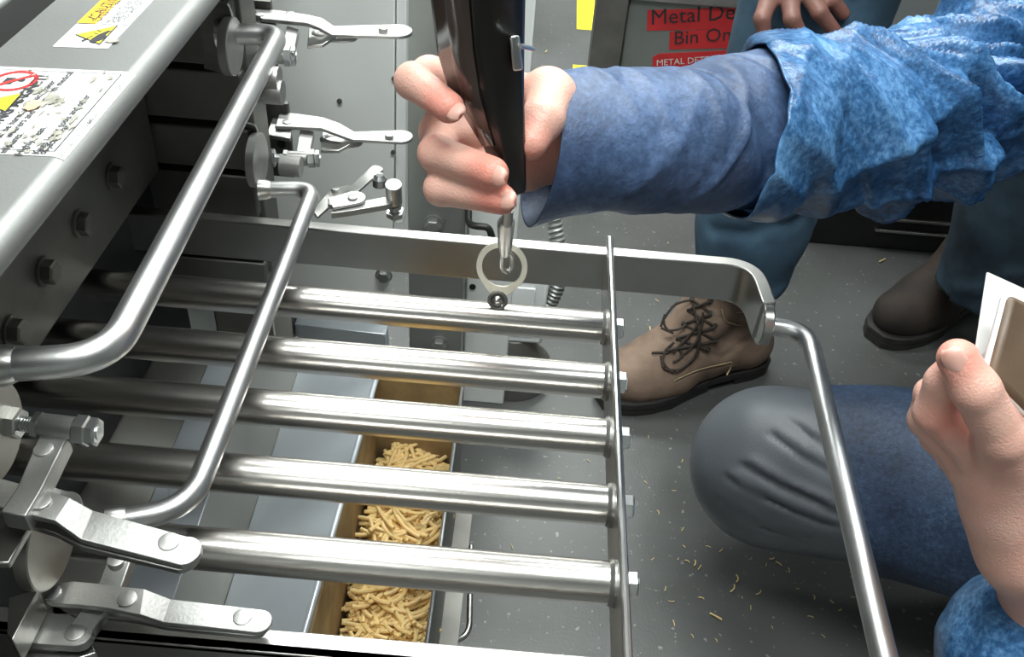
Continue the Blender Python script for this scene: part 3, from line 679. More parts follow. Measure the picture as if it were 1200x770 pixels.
mb = MB(); hexhead(mb, a + d * .6, d, .0078, .005, False); hexhead(mb, a + d * .85, d, .0085, .007, False); mb.build('hex_nut', M['zinc'], k3)
p = Pz(445, 213, z); mb = MB(); mb.tube([p + (0, 0, -.004), p + (0, 0, .004), p + (0, 0, .008)], [.007, .007, .004], 20); mb.build('release_knob', M['zinc'], k3)
# perforated bracket plates at the far corner
for (u0, v0, u1, v1, zz) in ((282, 0, 300, 130, .81), (304, 118, 330, 240, .71)):
    a = Pz(u0 + 8, v0 + 15, zz); mb = MB().box((a[0] - .01, a[1] - .0, a[2] - .07), (a[0] + .022, a[1] + .006, a[2] + .012)); o = mb.build('clamp_bracket', M['dark_steel'], hs, bevel=.001)
    for k in range(3):
        c = np.array([a[0] + .012, a[1] - .0002, a[2] - .012 - .02 * k]); MB().cyl(c, c + (0, -.0012, 0), .0042, seg=16).build('bracket_hole', M['black'], o)
for u, v, zz in ((318, 92, .84), (345, 195, .72), (322, 108, .83)):
    p = Pz(u, v, zz); mb = MB(); mb.cyl(p + (-.012, 0, 0), p + (.006, 0, 0), .009, seg=20); mb.build('bush', CM, hs)

# ================================================================ CHUTE AND PASTA BOX BELOW
ZB = .50
def quad_plate(px, zs, th, name, m_, parent, off=(0, 0, -1), **k):
    P_ = [Pz(u, v, z) for (u, v), z in zip(px, zs)]; return MB().prism(P_, np.array(off, float) * th).build(name, m_, parent, bevel=.0008, **k)
ch = thing('discharge_chute', 'bluish sheet-steel chute sloping beneath the tubes', 'chute', (-.2, .6, .4))
quad_plate([(442, 440), (340, 800), (228, 820), (352, 425)], [ZB, ZB, ZB - .05, ZB - .05], .003, 'chute_floor', M['sheet'], ch)
quad_plate([(352, 425), (228, 820), (170, 800), (300, 415)], [ZB - .05, ZB - .05, ZB + .05, ZB + .05], .003, 'chute_side', M['sheet_dull'], ch)
quad_plate([(300, 415), (170, 800), (90, 790), (255, 400)], [ZB + .05, ZB + .05, ZB + .03, ZB + .03], .003, 'chute_flange', M['sheet'], ch)
quad_plate([(255, 400), (90, 790), (-60, 780), (150, 380)], [ZB + .03, ZB + .03, ZB + .05, ZB + .05], .003, 'chute_shoulder', M['dark_steel'], ch)
pa, pb = Pz(442, 440, ZB), Pz(340, 800, ZB)
MB().tube([pa, pb], .0028, 12).build('rolled_edge', M['sheet'], ch)
# pasta box
ZR = .49; WL = .13
RA, RB_ = Pz(541, 452, ZR), Pz(488, 785, ZR); xR = RA[0]; xL = Pz(395, 620, ZR)[0]; yF, yN = RA[1], RB_[1] - .03
print('box', xL, xR, yN, yF)
bx = thing('pasta_box', 'tan-lined grey box catching pasta below the magnet tubes', 'box', ((xL + xR) / 2, (yF + yN) / 2, 0.2))
zb_ = ZR - .26
MB().box((xR, yN, ZR - .15), (xR + .0025, yF, ZR)).build('right_wall', M['dark_steel'], bx)
MB().box((xL - .003, yN, zb_), (xL, yF, ZR)).build('left_wall', M['liner'], bx)
MB().box((xL, yF, zb_), (xR, yF + .003, ZR)).build('far_wall', M['liner'], bx)
MB().box((xL, yN - .003, zb_), (xR, yN, ZR)).build('near_wall', M['liner'], bx)
MB().box((xL, yN, zb_ - .003), (xR, yF, zb_)).build('box_floor', M['liner'], bx)
MB().tube([(xR + .001, yN, ZR), (xR + .001, yF, ZR)], .0018, 8).build('bright_rim', M['zinc'], bx)
MB().box((xR + .0025, yN, ZR - .15), (xR + .02, yF, ZR - .145)).build('lower_lip', M['dark_steel'], bx)
for (x_, y_) in ((xL + .01, yN + .01), (xR - .02, yN + .01), (xL + .01, yF - .02), (xR - .02, yF - .02)): MB().box((x_, y_, 0), (x_ + .015, y_ + .015, zb_)).build('leg', M['steel'], bx)
# pasta: curved short rods
def pasta_mesh(kc, L_, r):
    pts = [np.array([L_ * (t - .5), kc * (4 * (t - .5) ** 2) * L_, 0]) for t in np.linspace(0, 1, 6)]
    mb = MB().tube(pts, r, 7); return mb
PM = []
for i in range(6):
    o = pasta_mesh([.04, .1, .18, .14, .02, .22][i], [.036, .032, .028, .038, .034, .026][i], .0021).build('tmp_pasta', M['pasta']); PM.append(o.data); bpy.data.objects.remove(o)
zp = ZR - WL + .01
LBL = 'short curved yellow pasta piece on top of the pile in the box'
ytop = Pz(480, 520, zp)[1]
def lean(x, y): return zp + .010 * math.sin(x * 40) + .012 * math.sin(y * 23 + 1) + (.02 * (y - yN) / .3)
for i in range(300):
    o = bpy.data.objects.new('pasta_piece', PM[i % 6]); x = R2.uniform(xL + .018, xR - .014); y = R2.uniform(max(yN, .37), ytop)
    o.location = (x, y, lean(x, y) + R2.uniform(-.001, .006)); o.rotation_euler = (R2.uniform(-.5, .5), R2.uniform(-.3, .3), R2.gauss(.1, .95))
    C.objects.link(o); tag(o, LBL, 'pasta', 'pasta pieces heaped in the box')
mb = MB(); src = [([v.co[:] for v in me.vertices], [tuple(p.vertices) for p in me.polygons]) for me in PM]
from mathutils import Euler
for i in range(1500):
    x = R2.uniform(xL + .015, xR - .012); y = R2.uniform(yN + .01, yF - .012); zz = lean(x, y) - R2.uniform(.002, .02)
    if y > ytop: zz -= (y - ytop) * .9
    Mx = Matrix.Translation((x, y, zz)) @ Euler((R2.uniform(-.4, .4), R2.uniform(-.3, .3), R2.uniform(0, 3.14))).to_matrix().to_4x4()
    v, f = src[i % 6]; mb.add([Mx @ Vector(p) for p in v], f)
o = mb.build('pasta_heap', M['pasta'], bx); tag(o, kind='stuff')
MB().box((xL + .001, yN + .001, zb_), (xR - .001, yF - .001, zp - .028)).build('packed_pasta', M['liner'], bx)

# ================================================================ MACHINE PARTS BEHIND THE DRAWER
def slab(px, y, th, name, m_, parent, bevel=.001):
    P_ = [Py(u, v, y) for u, v in px]; return MB().prism(P_, (0, th, 0)).build(name, m_, parent, bevel=bevel)
cb = thing('guard_cabinet', 'white painted machine cabinet panels behind the clamps', 'cabinet', (-.2, 1.0, 0))
Y1 = .98
slab([(215, -60), (463, -60), (461, 250), (452, 395), (215, 395)], Y1, .02, 'side_panel', M['white_panel'], cb)
slab([(465, -60), (476, -60), (475, 250), (472, 262), (463, 262)], Y1 + .004, .02, 'edge_strip', M['white_panel'], cb)
for u, v in ((461, 178), (398, 118), (462, 92)):
    p = Py(u, v, Y1); MB().cyl(p, p + (0, -.002, 0), .003, seg=12).build('screw', M['dark_steel'], cb)
p = Py(450, 322, Y1); mb = MB(); hexhead(mb, p, (0, -1, 0), .009, .007); mb.build('hex_bolt', M['zinc'], cb)
mb = MB(); hexhead(mb, Py(415, 388, Y1), (0, -1, 0), .009, .007); mb.build('hex_bolt', M['zinc'], cb)
slab([(345, 380), (452, 392), (455, 440), (360, 430)], Y1 - .03, .02, 'lower_bracket', M['sheet'], cb)
slab([(255, 375), (340, 375), (335, 430), (245, 470)], Y1 - .06, .05, 'dark_gearbox', M['black'], cb)
cl_ = thing('support_column', 'dark grey steel support column behind the ring', 'column', (-.1, 1.2, 0))
Y2 = 1.12
def vslab(u0, u1, v, y0, y1, z0, z1, name, m_, parent, bevel=.002):
    a, b = Py(u0, v, y0)[0], Py(u1, v, y0)[0]; return MB().box((a, y0, z0), (b, y1, z1)).build(name, m_, parent, bevel=bevel)
vslab(478, 546, 250, Y2, Y2 + .12, 0, .98, 'column_tube', M['column'], cl_)
vslab(548, 604, 300, Y2 + .05, Y2 + .07, 0, .78, 'flange_plate', M['white_panel'], cl_)
for v in (335, 420): MB().cyl(Py(545 if v < 400 else 548, v, Y2 + .05) + (.012, -.002, 0), Py(545 if v < 400 else 548, v, Y2 + .05) + (.012, .001, 0), .005, seg=14).build('bolt_hole', M['black'], cl_)
for u, v in ((508, 262), (515, 402)):
    mb = MB(); hexhead(mb, Py(u, v, Y2), (0, -1, 0), .012, .01); mb.build('hex_bolt', M['column'], cl_)
hk = [Py(549, 238, Y2), Py(549, 262, Y2 - .03), Py(556, 265, Y2 - .04), Py(573, 266, Y2 - .04), Py(577, 280, Y2 - .04)]
MB().tube(fillet(hk, .008, 4), .005, 12).build('allen_key_bracket', M['black'], cl_)
jb = thing('junction_box', 'pale junction box on a round foot with a corrugated hose', 'junction box', (.02, 1.25, 0))
a = Pz(590, 415, .0)
Yj = 1.22
x0, x1 = Py(586, 360, Yj)[0], Py(640, 360, Yj)[0]
MB().box((x0, Yj, .10), (x1, Yj + .12, .235)).build('box_body', M['beige'], jb, bevel=.006)
MB().box((x0 + .008, Yj - .004, .12), (x1 - .02, Yj, .222)).build('box_lid', M['beige'], jb, bevel=.002)
c = np.array([(x0 + x1) / 2 - .01, Yj + .03, 0]); MB().tube([c, c + (0, 0, .03), c + (0, 0, .06), c + (0, 0, .10)], [.072, .07, .045, .03], 36).build('round_foot', M['dark_steel'], jb, bevel=.002)
hp = [Py(640, 200, Yj + .09), Py(648, 255, Yj + .05), Py(657, 300, Yj + .03), Py(655, 345, Yj + .03), Py(630, 372, Yj + .03)]
pts = []; 
hp = fillet(hp, .05, 12); L_ = np.concatenate([[0], np.cumsum([np.linalg.norm(hp[i + 1] - hp[i]) for i in range(len(hp) - 1)])])
S = np.arange(0, L_[-1], .0016); pts = [np.array([np.interp(s, L_, [h[k] for h in hp]) for k in range(3)]) for s in S]
MB().tube(pts, [.0115 + .0022 * math.sin(2 * math.pi * s / .0085) for s in S], 18).build('corrugated_hose', M['rubber_hose'], jb)

# steel U rod on the floor side of the box
ru = thing('u_rod', 'thin bent steel rod standing to the right of the pasta box', 'rod', Pz(545, 745, .28))
pts = fillet([Pz(552, 640, .30), Pz(550, 738, .28), Pz(541, 750, .28), Pz(518, 750, .29)], .008, 5)
MB().tube(pts, .0032, 12).build('rod', M['steel'], ru)

# ================================================================ FAR RIGHT: bin, post, machine, tape
ft = []
for a, b in (((676, -30), (697, 36)), ((671, 76), (693, 88 + 20))):
    p, q = Pz(*a, 0), Pz(*b, 0); o = MB().box((Pz(a[0], (a[1] + b[1]) / 2, 0)[0], q[1], 0), (Pz(b[0], (a[1] + b[1]) / 2, 0)[0], p[1], .0012)).build('floor_tape', M['yellow'])
    ft.append(o)
tag(ft[0], 'yellow floor tape strip by the dark post, at the top edge of the photo', 'floor tape')
tag(ft[1], 'yellow floor tape strip just above the outstretched blue sleeve', 'floor tape')
YB = 2.15
bn = thing('reject_bin', 'grey steel bin with red metal detector labels', 'bin', (.5, YB, 0))
x0 = Py(732, 40, YB)[0]; x1 = .585; zt = Py(800, 3, YB)[2]
MB().box((x0, YB, .02), (x1, YB + .4, zt)).build('bin_body', M['bin'], bn, bevel=.004)
MB().box((x0 - .01, YB - .015, zt), (x1 + .01, YB + .42, zt + .03)).build('bin_rim', M['cast'], bn, bevel=.006)
MB().box((x0 - .075, YB - .03, 0), (x0 - .004, YB + .06, 1.0)).build('dark_post', M['dark_steel'], bn, bevel=.002)
def strip_lab(px, text, tp, size, nm='red_label', col=None, sx=1.):
    A = [Py(u, v, YB - .0012) for u, v in px]; o = MB().prism(A, (0, .001, 0)).build(nm, M['red'], bn)
    c = Py(*tp, YB - .0012); d = Py(tp[0] + 50, tp[1] - 3.5, YB - .0012) - c
    obj_text(text, size, c, (1, 0, d[2] / d[0]), (0, 0, 1), col or M['ink'], 'lettering', o, .001, bold=0., sx=sx)
strip_lab([(759, 12), (900, 8), (893, 33), (758, 36)], 'Metal Detector', (762, 29), .052)
strip_lab([(785, 37), (890, 32), (880, 56), (784, 58)], 'Bin Only', (789, 52), .047)
strip_lab([(765, 67), (772, 63), (880, 58), (878, 82), (764, 86)], 'METAL DETECTOR REJECT', (769, 77), .022, col=M['card'])
pm = thing('packing_machine', 'white machine on a black base behind the crouching people', 'machine', (1.2, 2.0, 0))
YM = 1.76
x0 = .615; x1 = 2.9
z1 = .36
MB().box((x0, YM, 0.0), (x1, YM + .7, z1)).build('black_base', M['black'], pm, bevel=.004)
for v in (257, 271, 210): 
    zz = Py(1080, v, YM)[2]; MB().box((x0 + .15, YM - .012, zz - .004), (x1, YM, zz + .002)).build('base_rail', M['steel'], pm, bevel=.001)
MB().box((x0 + .02, YM + .05, z1), (x1, YM + .7, 1.2)).build('white_body', M['white_panel'], pm, bevel=.006)
MB().box((x0 - .02, YM - .15, 1.3), (x1, YM + .7, 1.34)).build('overhanging_shelf', M['dark_steel'], pm, bevel=.004)
a, b = Py(1163, 190, 1.72), Py(1135, 250, 1.72)
MB().tube([a, b + (b - a) * .6], .01, 12).build('slanted_strut', M['cast'], pm)

# floor crumbs
CR = [(u_, v_, .5 + .35 * ((i_ * 7) % 5) / 4) for i_, (u_, v_) in enumerate([(655, 560), (690, 540), (772, 600), (790, 575), (800, 620), (870, 700), (880, 712), (925, 668), (935, 690), (950, 722), (905, 735), (840, 750), (790, 730), (765, 655), (812, 745), (880, 655), (898, 662), (955, 700), (965, 745), (780, 690), (795, 655), (830, 640)])] + [(1034, 305, 2.0), (783, 285, 1.), (762, 386, 1.6), (815, 660, 1.2), (865, 678, 1.5), (860, 690, 1.3), (839, 722, 1.8), (806, 657, 1.), (845, 645, .8), (913, 660, 1.1), (905, 655, 1.), (890, 695, 1.), (820, 665, 1.), (802, 640, .7), (770, 352, 1.), (600, 640, .8), (822, 700, 1.), (787, 705, .7), (975, 705, .7), (985, 715, .7), (760, 512, .6), (757, 565, .7), (800, 540, .8), (1000, 700, .6), (640, 60, 1.5)]
pl = ['beside the raised boot', 'in front of the knee', 'below the grey knee', 'near the bottom edge', 'by the far machine']
for i, (u, v, s) in enumerate(CR):
    p = Pz(u, v, .0022 * s); o = bpy.data.objects.new('pasta_crumb', PM[i % 6]); C.objects.link(o); o.location = tuple(p); o.scale = (s * .30, s * .34, s * .36); o.rotation_euler = (0, 0, R2.uniform(0, 3))
    if v < 340: tag(o, 'pale pasta crumb on the floor ' + ('in the shadow before the black machine base' if u > 1000 else 'far back by the yellow tape' if v < 100 else 'above the brown boot'), 'crumb')
    elif v < 420: tag(o, 'pasta crumb on the floor left of the boot laces' if v > 370 else 'pasta crumb on the floor just above the boot laces', 'crumb')
    else: tag(o, 'small pasta crumb scattered on the dark floor around the kneeling leg', 'crumb', 'crumbs around the kneeling leg')

# ================================================================ PERSON IN JEANS (standing behind)
pA = thing('person', 'person in worn blue jeans and brown boots standing behind, hand on thigh', 'person', (.6, 1.45, 0))
an1 = Pz(872, 420, .10); an1 = Py(868, 372, 1.24); 
ank = Py(860, 348, 1.285); kne = np.array([.368, 1.30, .5]); hip1 = np.array([.395, 1.33, .93]); ank2 = Py(1150, 335, 1.42); kne2 = ank2 + (-.02, .0, .36); hip2 = np.array([.70, 1.40, .93])
chest = np.array([.58, 1.39, 1.32]); shR = np.array([.40, 1.40, 1.44]); shL = np.array([.78, 1.36, 1.44])
hw = D(935, -55, 1.19); elb = (shR + hw) / 2 + (-.03, .06, .02)
fd = Field(np.minimum.reduce([ank, ank2, hip1, kne, hw]) - (.3, .3, .2), np.maximum.reduce([hip1, hip2, chest, ank2, kne2]) + (.35, .3, .5), .014)
fd.chain([ank + (0, 0, .05), kne, hip1], [.045, .06, .085], .03, .02).chain([ank2 + (0, 0, .05), kne2, hip2], [.045, .06, .085], .03, .02)
fd.cap(hip1, hip2, .10, .10, .05).chain([(hip1 + hip2) / 2, chest], [.13, .15], .06, .03).cap(shR, shL, .075, .075, .05)
neck = chest + (-.05, -.02, .17); head = neck + (-.05, -.02, .15)
fd.chain([chest, neck, head], [.07, .055, .06], .05, .02).ell(head, (.095, .078, .12), k=.03).ell(head + (-.09, -.03, -.01), (.02, .014, .022), k=.02)
fd.chain([shR, elb, hw], [.055, .045, .032], .03, .02)
V, Q = fd.mesh(); V = relax(V, Q, 2)
def join_meshes(parts):
    Vs = []; Qs = []; n = 0
    for v, q in parts: Vs.append(v); Qs.append(q + n); n += len(v)
    return np.concatenate(Vs), np.concatenate(Qs)
# the hanging hand: back of the hand above, fingers downwards
dA = 1.20
wr = D(930, -50, dA)
hf = Field(D(930, 0, dA) - .16, D(930, 0, dA) + .16, .0028)
FA = [[(903, -5, dA), (893, 22, dA - .012), (897, 47, dA)], [(925, -8, dA - .005), (928, 22, dA - .018), (941, 46, dA - .004)], [(945, -12, dA - .004), (960, 14, dA - .018), (979, 38, dA - .002)], [(958, -18, dA), (975, 0, dA - .012), (988, 16, dA)]]
for j, ch_ in enumerate(FA):
    P_ = [D(*q) for q in ch_]; hf.chain([wr] + P_, [.020, .0135, .0105 - .0006 * (j == 3), .0088], .006, .004)
hf.chain([wr, D(985, -40, dA - .02), D(1002, -22, dA - .02)], [.02, .014, .011], .008)
V2, Q2 = hf.mesh(); V2 = relax(V2, Q2, 1)
V3, Q3 = join_meshes([(V, Q), (V2, Q2)])
fl = np.clip(.35 + .5 * noise3(V3, 60, 2), 0, 1)
mesh_obj('body', V3, Q3, M['skin_shade'], pA, fl)
# jeans: implicit surface with folds
def jeans(ank, kne, hip, hem_r, kr, name, m_, lo_z, seed):
    hem = ank
    A = np.array([hem, kne, hip]); f = Field(A.min(0) - .2, A.max(0) + .2, .0065)
    f.chain([hem, kne * .5 + hem * .5, kne, hip], [hem_r, (hem_r + kr) / 2, kr, kr * 1.12], .0, .03)
    r = np.random.default_rng(seed); ax = (kne - hem) / np.linalg.norm(kne - hem)
    for q in range(9):       # creases around the shin
        t = r.uniform(.02, .95); c = hem + (kne - hem) * t; a0 = r.uniform(-2.6, .3); R_ = hem_r * 1.02 + (kr - hem_r) * t
        pts = [c + np.array([math.cos(a0 + s) * R_, math.sin(a0 + s) * R_, 0]) + ax * (s * r.uniform(.02, .05)) for s in np.linspace(0, 1.6, 6)]
        f.groove(pts, .011, .008 if q % 2 else -.006)
    V, Q = f.mesh(); V = relax(V, Q, 1)
    V += noise3(V, 22, seed)[:, None] * .004
    # cut the hem
    keep = (V[:, 2] + .15 * (V[:, 0] - hem[0])) > lo_z; Q = Q[keep[Q].all(1)]
    o = mesh_obj(name, V, Q, m_, pA); s = o.modifiers.new('solid', 'SOLIDIFY'); s.thickness = .004; s.offset = -1
    return o
j1 = jeans(ank + (0, .0, -.02), kne, hip1, .070, .100, 'jeans', M['jeans'], .235, 1)
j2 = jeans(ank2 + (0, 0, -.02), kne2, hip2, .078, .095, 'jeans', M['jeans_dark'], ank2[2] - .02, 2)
m = Field(np.minimum(hip1, chest) - .35, np.maximum(hip2, chest) + .35, .016)
m.cap(hip1, hip2, .125, .125, .05).chain([(hip1 + hip2) / 2, chest], [.155, .175], .06, .03).cap(shR, shL, .095, .095, .05).chain([shR, elb], [.075, .065], .03)
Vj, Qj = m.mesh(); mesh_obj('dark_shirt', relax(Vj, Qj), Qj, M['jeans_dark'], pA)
m = Field(head - .14, head + .16, .008); m.ell(head + (.015, .005, .03), (.1, .086, .105), k=.01); Vj, Qj = m.mesh(); mesh_obj('hair', Vj, Qj, M['boot_dark'], pA)

def hit(fld, u, v, d0, d1, n=900):
    """first point of an implicit body along the ray of a place in the photo, and its outward normal"""
    dr_ = ray(u, v)
    for t in np.linspace(d0, d1, n):
        p = EYE + dr_ * t; i = ((p - fld.lo) / fld.vox).astype(int)
        if (i >= 1).all() and (i < fld.n - 1).all() and fld.f[tuple(i)] < 0:
            g = np.array([fld.f[i[0] + 1, i[1], i[2]] - fld.f[i[0] - 1, i[1], i[2]], fld.f[i[0], i[1] + 1, i[2]] - fld.f[i[0], i[1] - 1, i[2]], fld.f[i[0], i[1], i[2] + 1] - fld.f[i[0], i[1], i[2] - 1]])
            return p, g / (np.linalg.norm(g) + 1e-9)
    return None
def boot(name, label, toe, heel, m_, detail):
    """lace-up ankle boot: upper with collar, sole and heel block, laces, stitching"""
    toe = np.array(toe, float); heel = np.array(heel, float); d = toe - heel; d[2] = 0; L_ = np.linalg.norm(d); d /= L_; s_ = np.array([-d[1], d[0], 0])
    def W(a, b, c): return heel + d * a * L_ + s_ * b + np.array([0, 0, c])
    f = Field(np.minimum(toe, heel) - (.12, .12, .01), np.maximum(toe, heel) + (.12, .12, .30), .004)
    f.chain([W(.13, 0, .058), W(.45, 0, .056), W(.70, .0, .055), W(.90, .0, .05)], [.043, .042, .048, .040], .0, .02)
    f.chain([W(.62, .014, .05), W(.82, .012, .048)], [.045, .042], .02).chain([W(.70, -.014, .05), W(.86, -.010, .048)], [.044, .040], .02)
    f.chain([W(.15, 0, .07), W(.19, 0, .13), W(.26, 0, .19)], [.045, .043, .046], .03, .02)
    f.chain([W(.34, 0, .08), W(.50, 0, .098), W(.68, 0, .078)], [.046, .045, .040], .03, .02)
    f.chain([W(.42, 0, .21), W(.47, 0, .15), W(.62, 0, .095)], [.042, .042, .040], .02, .02)
    f.cap(W(.30, 0, .2), W(.38, 0, .2), .052, .048, .02)
    bk = Field(f.lo, f.lo, f.vox); bk.f = f.f.copy(); bk.n = f.n; bk.lo = f.lo
    if detail:
        for path, w_, dp in (([(846, 372), (850, 379), (868, 383), (900, 381)], .0035, .003), ([(838, 398), (865, 402), (895, 395)], .006, .002), ([(790, 447), (812, 437), (835, 430), (857, 425)], .003, .002), ([(857, 425), (853, 440)], .003, .002), ([(826, 412), (845, 420), (862, 410), (880, 395)], .006, .0025), ([(843, 352), (845, 372)], .004, .003)):
            q = [hit(f, u, v, 1.2, 1.8) for u, v in path]; q = [p[0] for p in q if p is not None]
            if len(q) > 1: f.groove(q, w_, dp)
    V, Q = f.mesh(); V = relax(V, Q, 1); V += noise3(V, 45, 5)[:, None] * .0015; V[:, 2] = np.maximum(V[:, 2], .02)
    top = .236; V[:, 2] = np.minimum(V[:, 2], top)
    up = mesh_obj(name, V, Q, m_, pA); tag(up, label)
    out = [(-.02, .015), (0, .03), (.05, .041), (.13, .045), (.25, .043), (.42, .043), (.55, .05), (.68, .060), (.80, .060), (.9, .053), (.98, .040), (1.03, .02)]
    poly = [W(a, w_, 0) for a, w_ in out] + [W(a, -w_, 0) for a, w_ in out[::-1]]
    MB().prism([p + (0, 0, .014) for p in poly], (0, 0, .016)).build('sole', M['sole'], up, bevel=.003)
    hp_ = [W(a, w_ * .96, 0) for a, w_ in out[:5]] + [W(a, -w_ * .96, 0) for a, w_ in out[:5][::-1]]
    mb = MB(); mb.prism(hp_, (0, 0, .015)); fp = [W(a, w_ * .97, 0) for a, w_ in out[5:]] + [W(a, -w_ * .97, 0) for a, w_ in out[5:][::-1]]
    mb.prism([p + (0, 0, .001) for p in fp], (0, 0, .014)); mb.build('tread', M['sole'], up, bevel=.001)
    MB().tube([W(.36, 0, .20), W(.36, 0, top + .004), W(.37, 0, .26)], [.036, .042, .040], 28).build('sock', M['black'], up)
    MB().tube([W(.33, 0, 0) + np.array([.062 * math.cos(a) * d[0] + .047 * math.sin(a) * s_[0], .062 * math.cos(a) * d[1] + .047 * math.sin(a) * s_[1], top]) for a in np.linspace(0, 2 * math.pi, 32, endpoint=False)], .007, 10, closed=True).build('padded_collar', m_, up)
    if not detail: return up
    def on(u, v, o=.002):
        h_ = hit(bk, u, v, 1.15, 1.8)
        if h_ is None: return D(u, v, 1.43)
        return h_[0] + h_[1] * o
    def cord(px, r, name_, o=.003, rad=.02, m2='lace'):
        MB().tube(fillet([on(*q, o) for q in px], rad, 5), r, 8).build(name_, M[m2], up)
    Lc = [(812, 350), (808, 364), (802, 380), (793, 397), (782, 411)]; Rc = [(833, 352), (834, 366), (837, 381), (839, 397), (829, 409)]
    for i in range(4):
        cord([Lc[i], ((Lc[i][0] + Rc[i + 1][0]) / 2, (Lc[i][1] + Rc[i + 1][1]) / 2), Rc[i + 1]], .0024, 'crossed_lace', .005); cord([Rc[i], ((Rc[i][0] + Lc[i + 1][0]) / 2, (Rc[i][1] + Lc[i + 1][1]) / 2), Lc[i + 1]], .0024, 'crossed_lace', .006)
    for i, q in enumerate(Lc + Rc):
        h_ = hit(bk, *q, 1.15, 1.8)
        if h_: MB().tube([h_[0], h_[0] + h_[1] * .003], .005, 12).build('eyelet', M['zinc' if i == 6 else 'lace'], up)
    def off(pts, name_):
        MB().tube(fillet([on(*q[:2], q[2]) if len(q) > 2 and q[2] < .1 else D(q[0], q[1], q[2]) for q in pts], .03, 7), .0021, 8).build(name_, M['lace'], up)
    z0 = np.linalg.norm(on(812, 360) - EYE) / np.linalg.norm(ray(812, 360))
    off([(815, 352, .008), (797, 352, z0 - .01), (780, 366, z0 - .01), (774, 384, z0 - .005), (790, 391, z0 - .01), (806, 380, .008)], 'lace_loop')
    off([(816, 356, .01), (820, 385, .012), (818, 408, .009), (806, 426, .005), (790, 436, .004), (777, 431, .004), (774, 414, .005), (790, 402, .006)], 'lace_loop')
    off([(822, 372, .01), (812, 390, .009), (798, 402, .006), (788, 414, .004), (774, 413, .004), (764, 414, .003)], 'lace_end')
    off([(800, 398, .007), (796, 410, .005), (800, 418, .004), (788, 424, .004)], 'lace_end')
    off([(826, 364, .012), (824, 384, .010), (812, 404, .008), (801, 414, .004)], 'lace_end')
    cord([(790, 446), (802, 440), (815, 434.5), (830, 430), (845, 427), (857, 424)], .0010, 'stitching', .0006, .01, 'stitch')
    cord([(857, 424), (856, 431), (852, 439)], .0010, 'stitching', .0006, .01, 'stitch')
    cord([(846, 362), (847, 372), (853, 378), (866, 381), (882, 380)], .0012, 'stitching', .0008, .01, 'stitch')
    cord([(846, 352), (858, 366), (874, 366)], .0009, 'stitching', .0006, .01, 'stitch')
    return up
t1, h1 = Pz(722, 493, 0), Pz(905, 440, 0); d_ = t1 - h1; d_ /= np.linalg.norm(d_); n_ = np.array([-d_[1], d_[0], 0]); n_ = n_ if n_[1] > 0 else -n_
t1 = t1 + n_ * .05; h1 = h1 + n_ * .044
boot('boot', 'brown suede lace-up boot beside the drawer handle', t1, h1, M['boot'], True)
t2 = Pz(1046, 418, 0) + n_ * .05; h2 = t2 + (h1 - t1) * 1.0 + (.0, .06, 0)
boot('boot', 'brown boot behind the raised knee, its colour darkened for shade', t2, h2, M['boot_dark'], False)

# ================================================================ KNEELING PERSON IN BLUE COAT
pB = thing('person', 'person kneeling in a blue disposable coat, holding the black gauge and a card', 'person', (.75, .75, 0))
def hand_field(metas, fingers, thumb, wrist, box, vox=.0014, rs_palm=.0125):
    f = Field(box[0], box[1], vox); wr_ = D(*wrist)
    for q in metas: f.chain([wr_, D(*q[:3])], [q[4] if len(q) > 4 else .018, q[3]], .012, .006)
    for ch_, rr in fingers: f.chain([D(*q) for q in ch_], rr, .0035, .0035)
    f.chain([D(*q) for q in thumb[0]], thumb[1], .007, .004)
    return f
# --- right hand round the gauge
bxh = (D(560, 150, .49) - (.13, .13, .12), D(600, 150, .50) + (.13, .13, .12))
idx = ([(590, 110, .535), (503, 88, .515), (484, 95, .482), (526, 126, .459)], [.0115, .0100, .0092, .0078])
mid = ([(600, 150, .535), (517, 163, .520), (512, 180, .487), (577, 203, .462)], [.0115, .0102, .0095, .0082])
rin = ([(610, 185, .535), (522, 207, .522), (517, 221, .492), (588, 234, .468)], [.0108, .0094, .0088, .0076])
pin = ([(620, 205, .540), (555, 222, .532), (548, 226, .510), (590, 228, .497)], [.0095, .0085, .0078, .0068])
thb = ([(668, 165, .528), (646, 112, .508), (636, 140, .490), (622, 168, .484)], [.0165, .0128, .0108, .0088])
metas = [(600, 108, .53, .0125), (606, 145, .532, .0125), (612, 180, .532, .0115), (618, 200, .535, .010), (640, 105, .515, .012)]
hf = hand_field(metas, [idx, mid, rin, pin], thb, (690, 165, .535), bxh)
hf.chain([D(600, 130, .532), D(528, 128, .525), D(512, 152, .522)], [.016, .011, .010], .006)
for ch_, rr in (idx, mid, rin):            # soft creases at the knuckles
    for j in (2,):
        a, b = D(*ch_[j]), D(*ch_[j + 1]); c = a + (b - a) * .33; dn = (EYE - c) / np.linalg.norm(EYE - c); sv = np.cross(b - a, dn); sv /= np.linalg.norm(sv)
        hf.groove([c + sv * rr[j] * .8 + dn * rr[j] * .5, c + dn * rr[j] * 1.0, c - sv * rr[j] * .8 + dn * rr[j] * .5], .0012, .0006)
hf.groove([D(632, 118, .482), D(640, 124, .482), D(646, 134, .487)], .0012, .0008); hf.groove([D(628, 128, .478), D(636, 132, .478)], .0012, .0007); hf.groove([D(643, 178, .50), D(655, 160, .505), D(662, 140, .51)], .002, .0015)
VR, QR = hf.mesh(); VR = relax(VR, QR, 1)
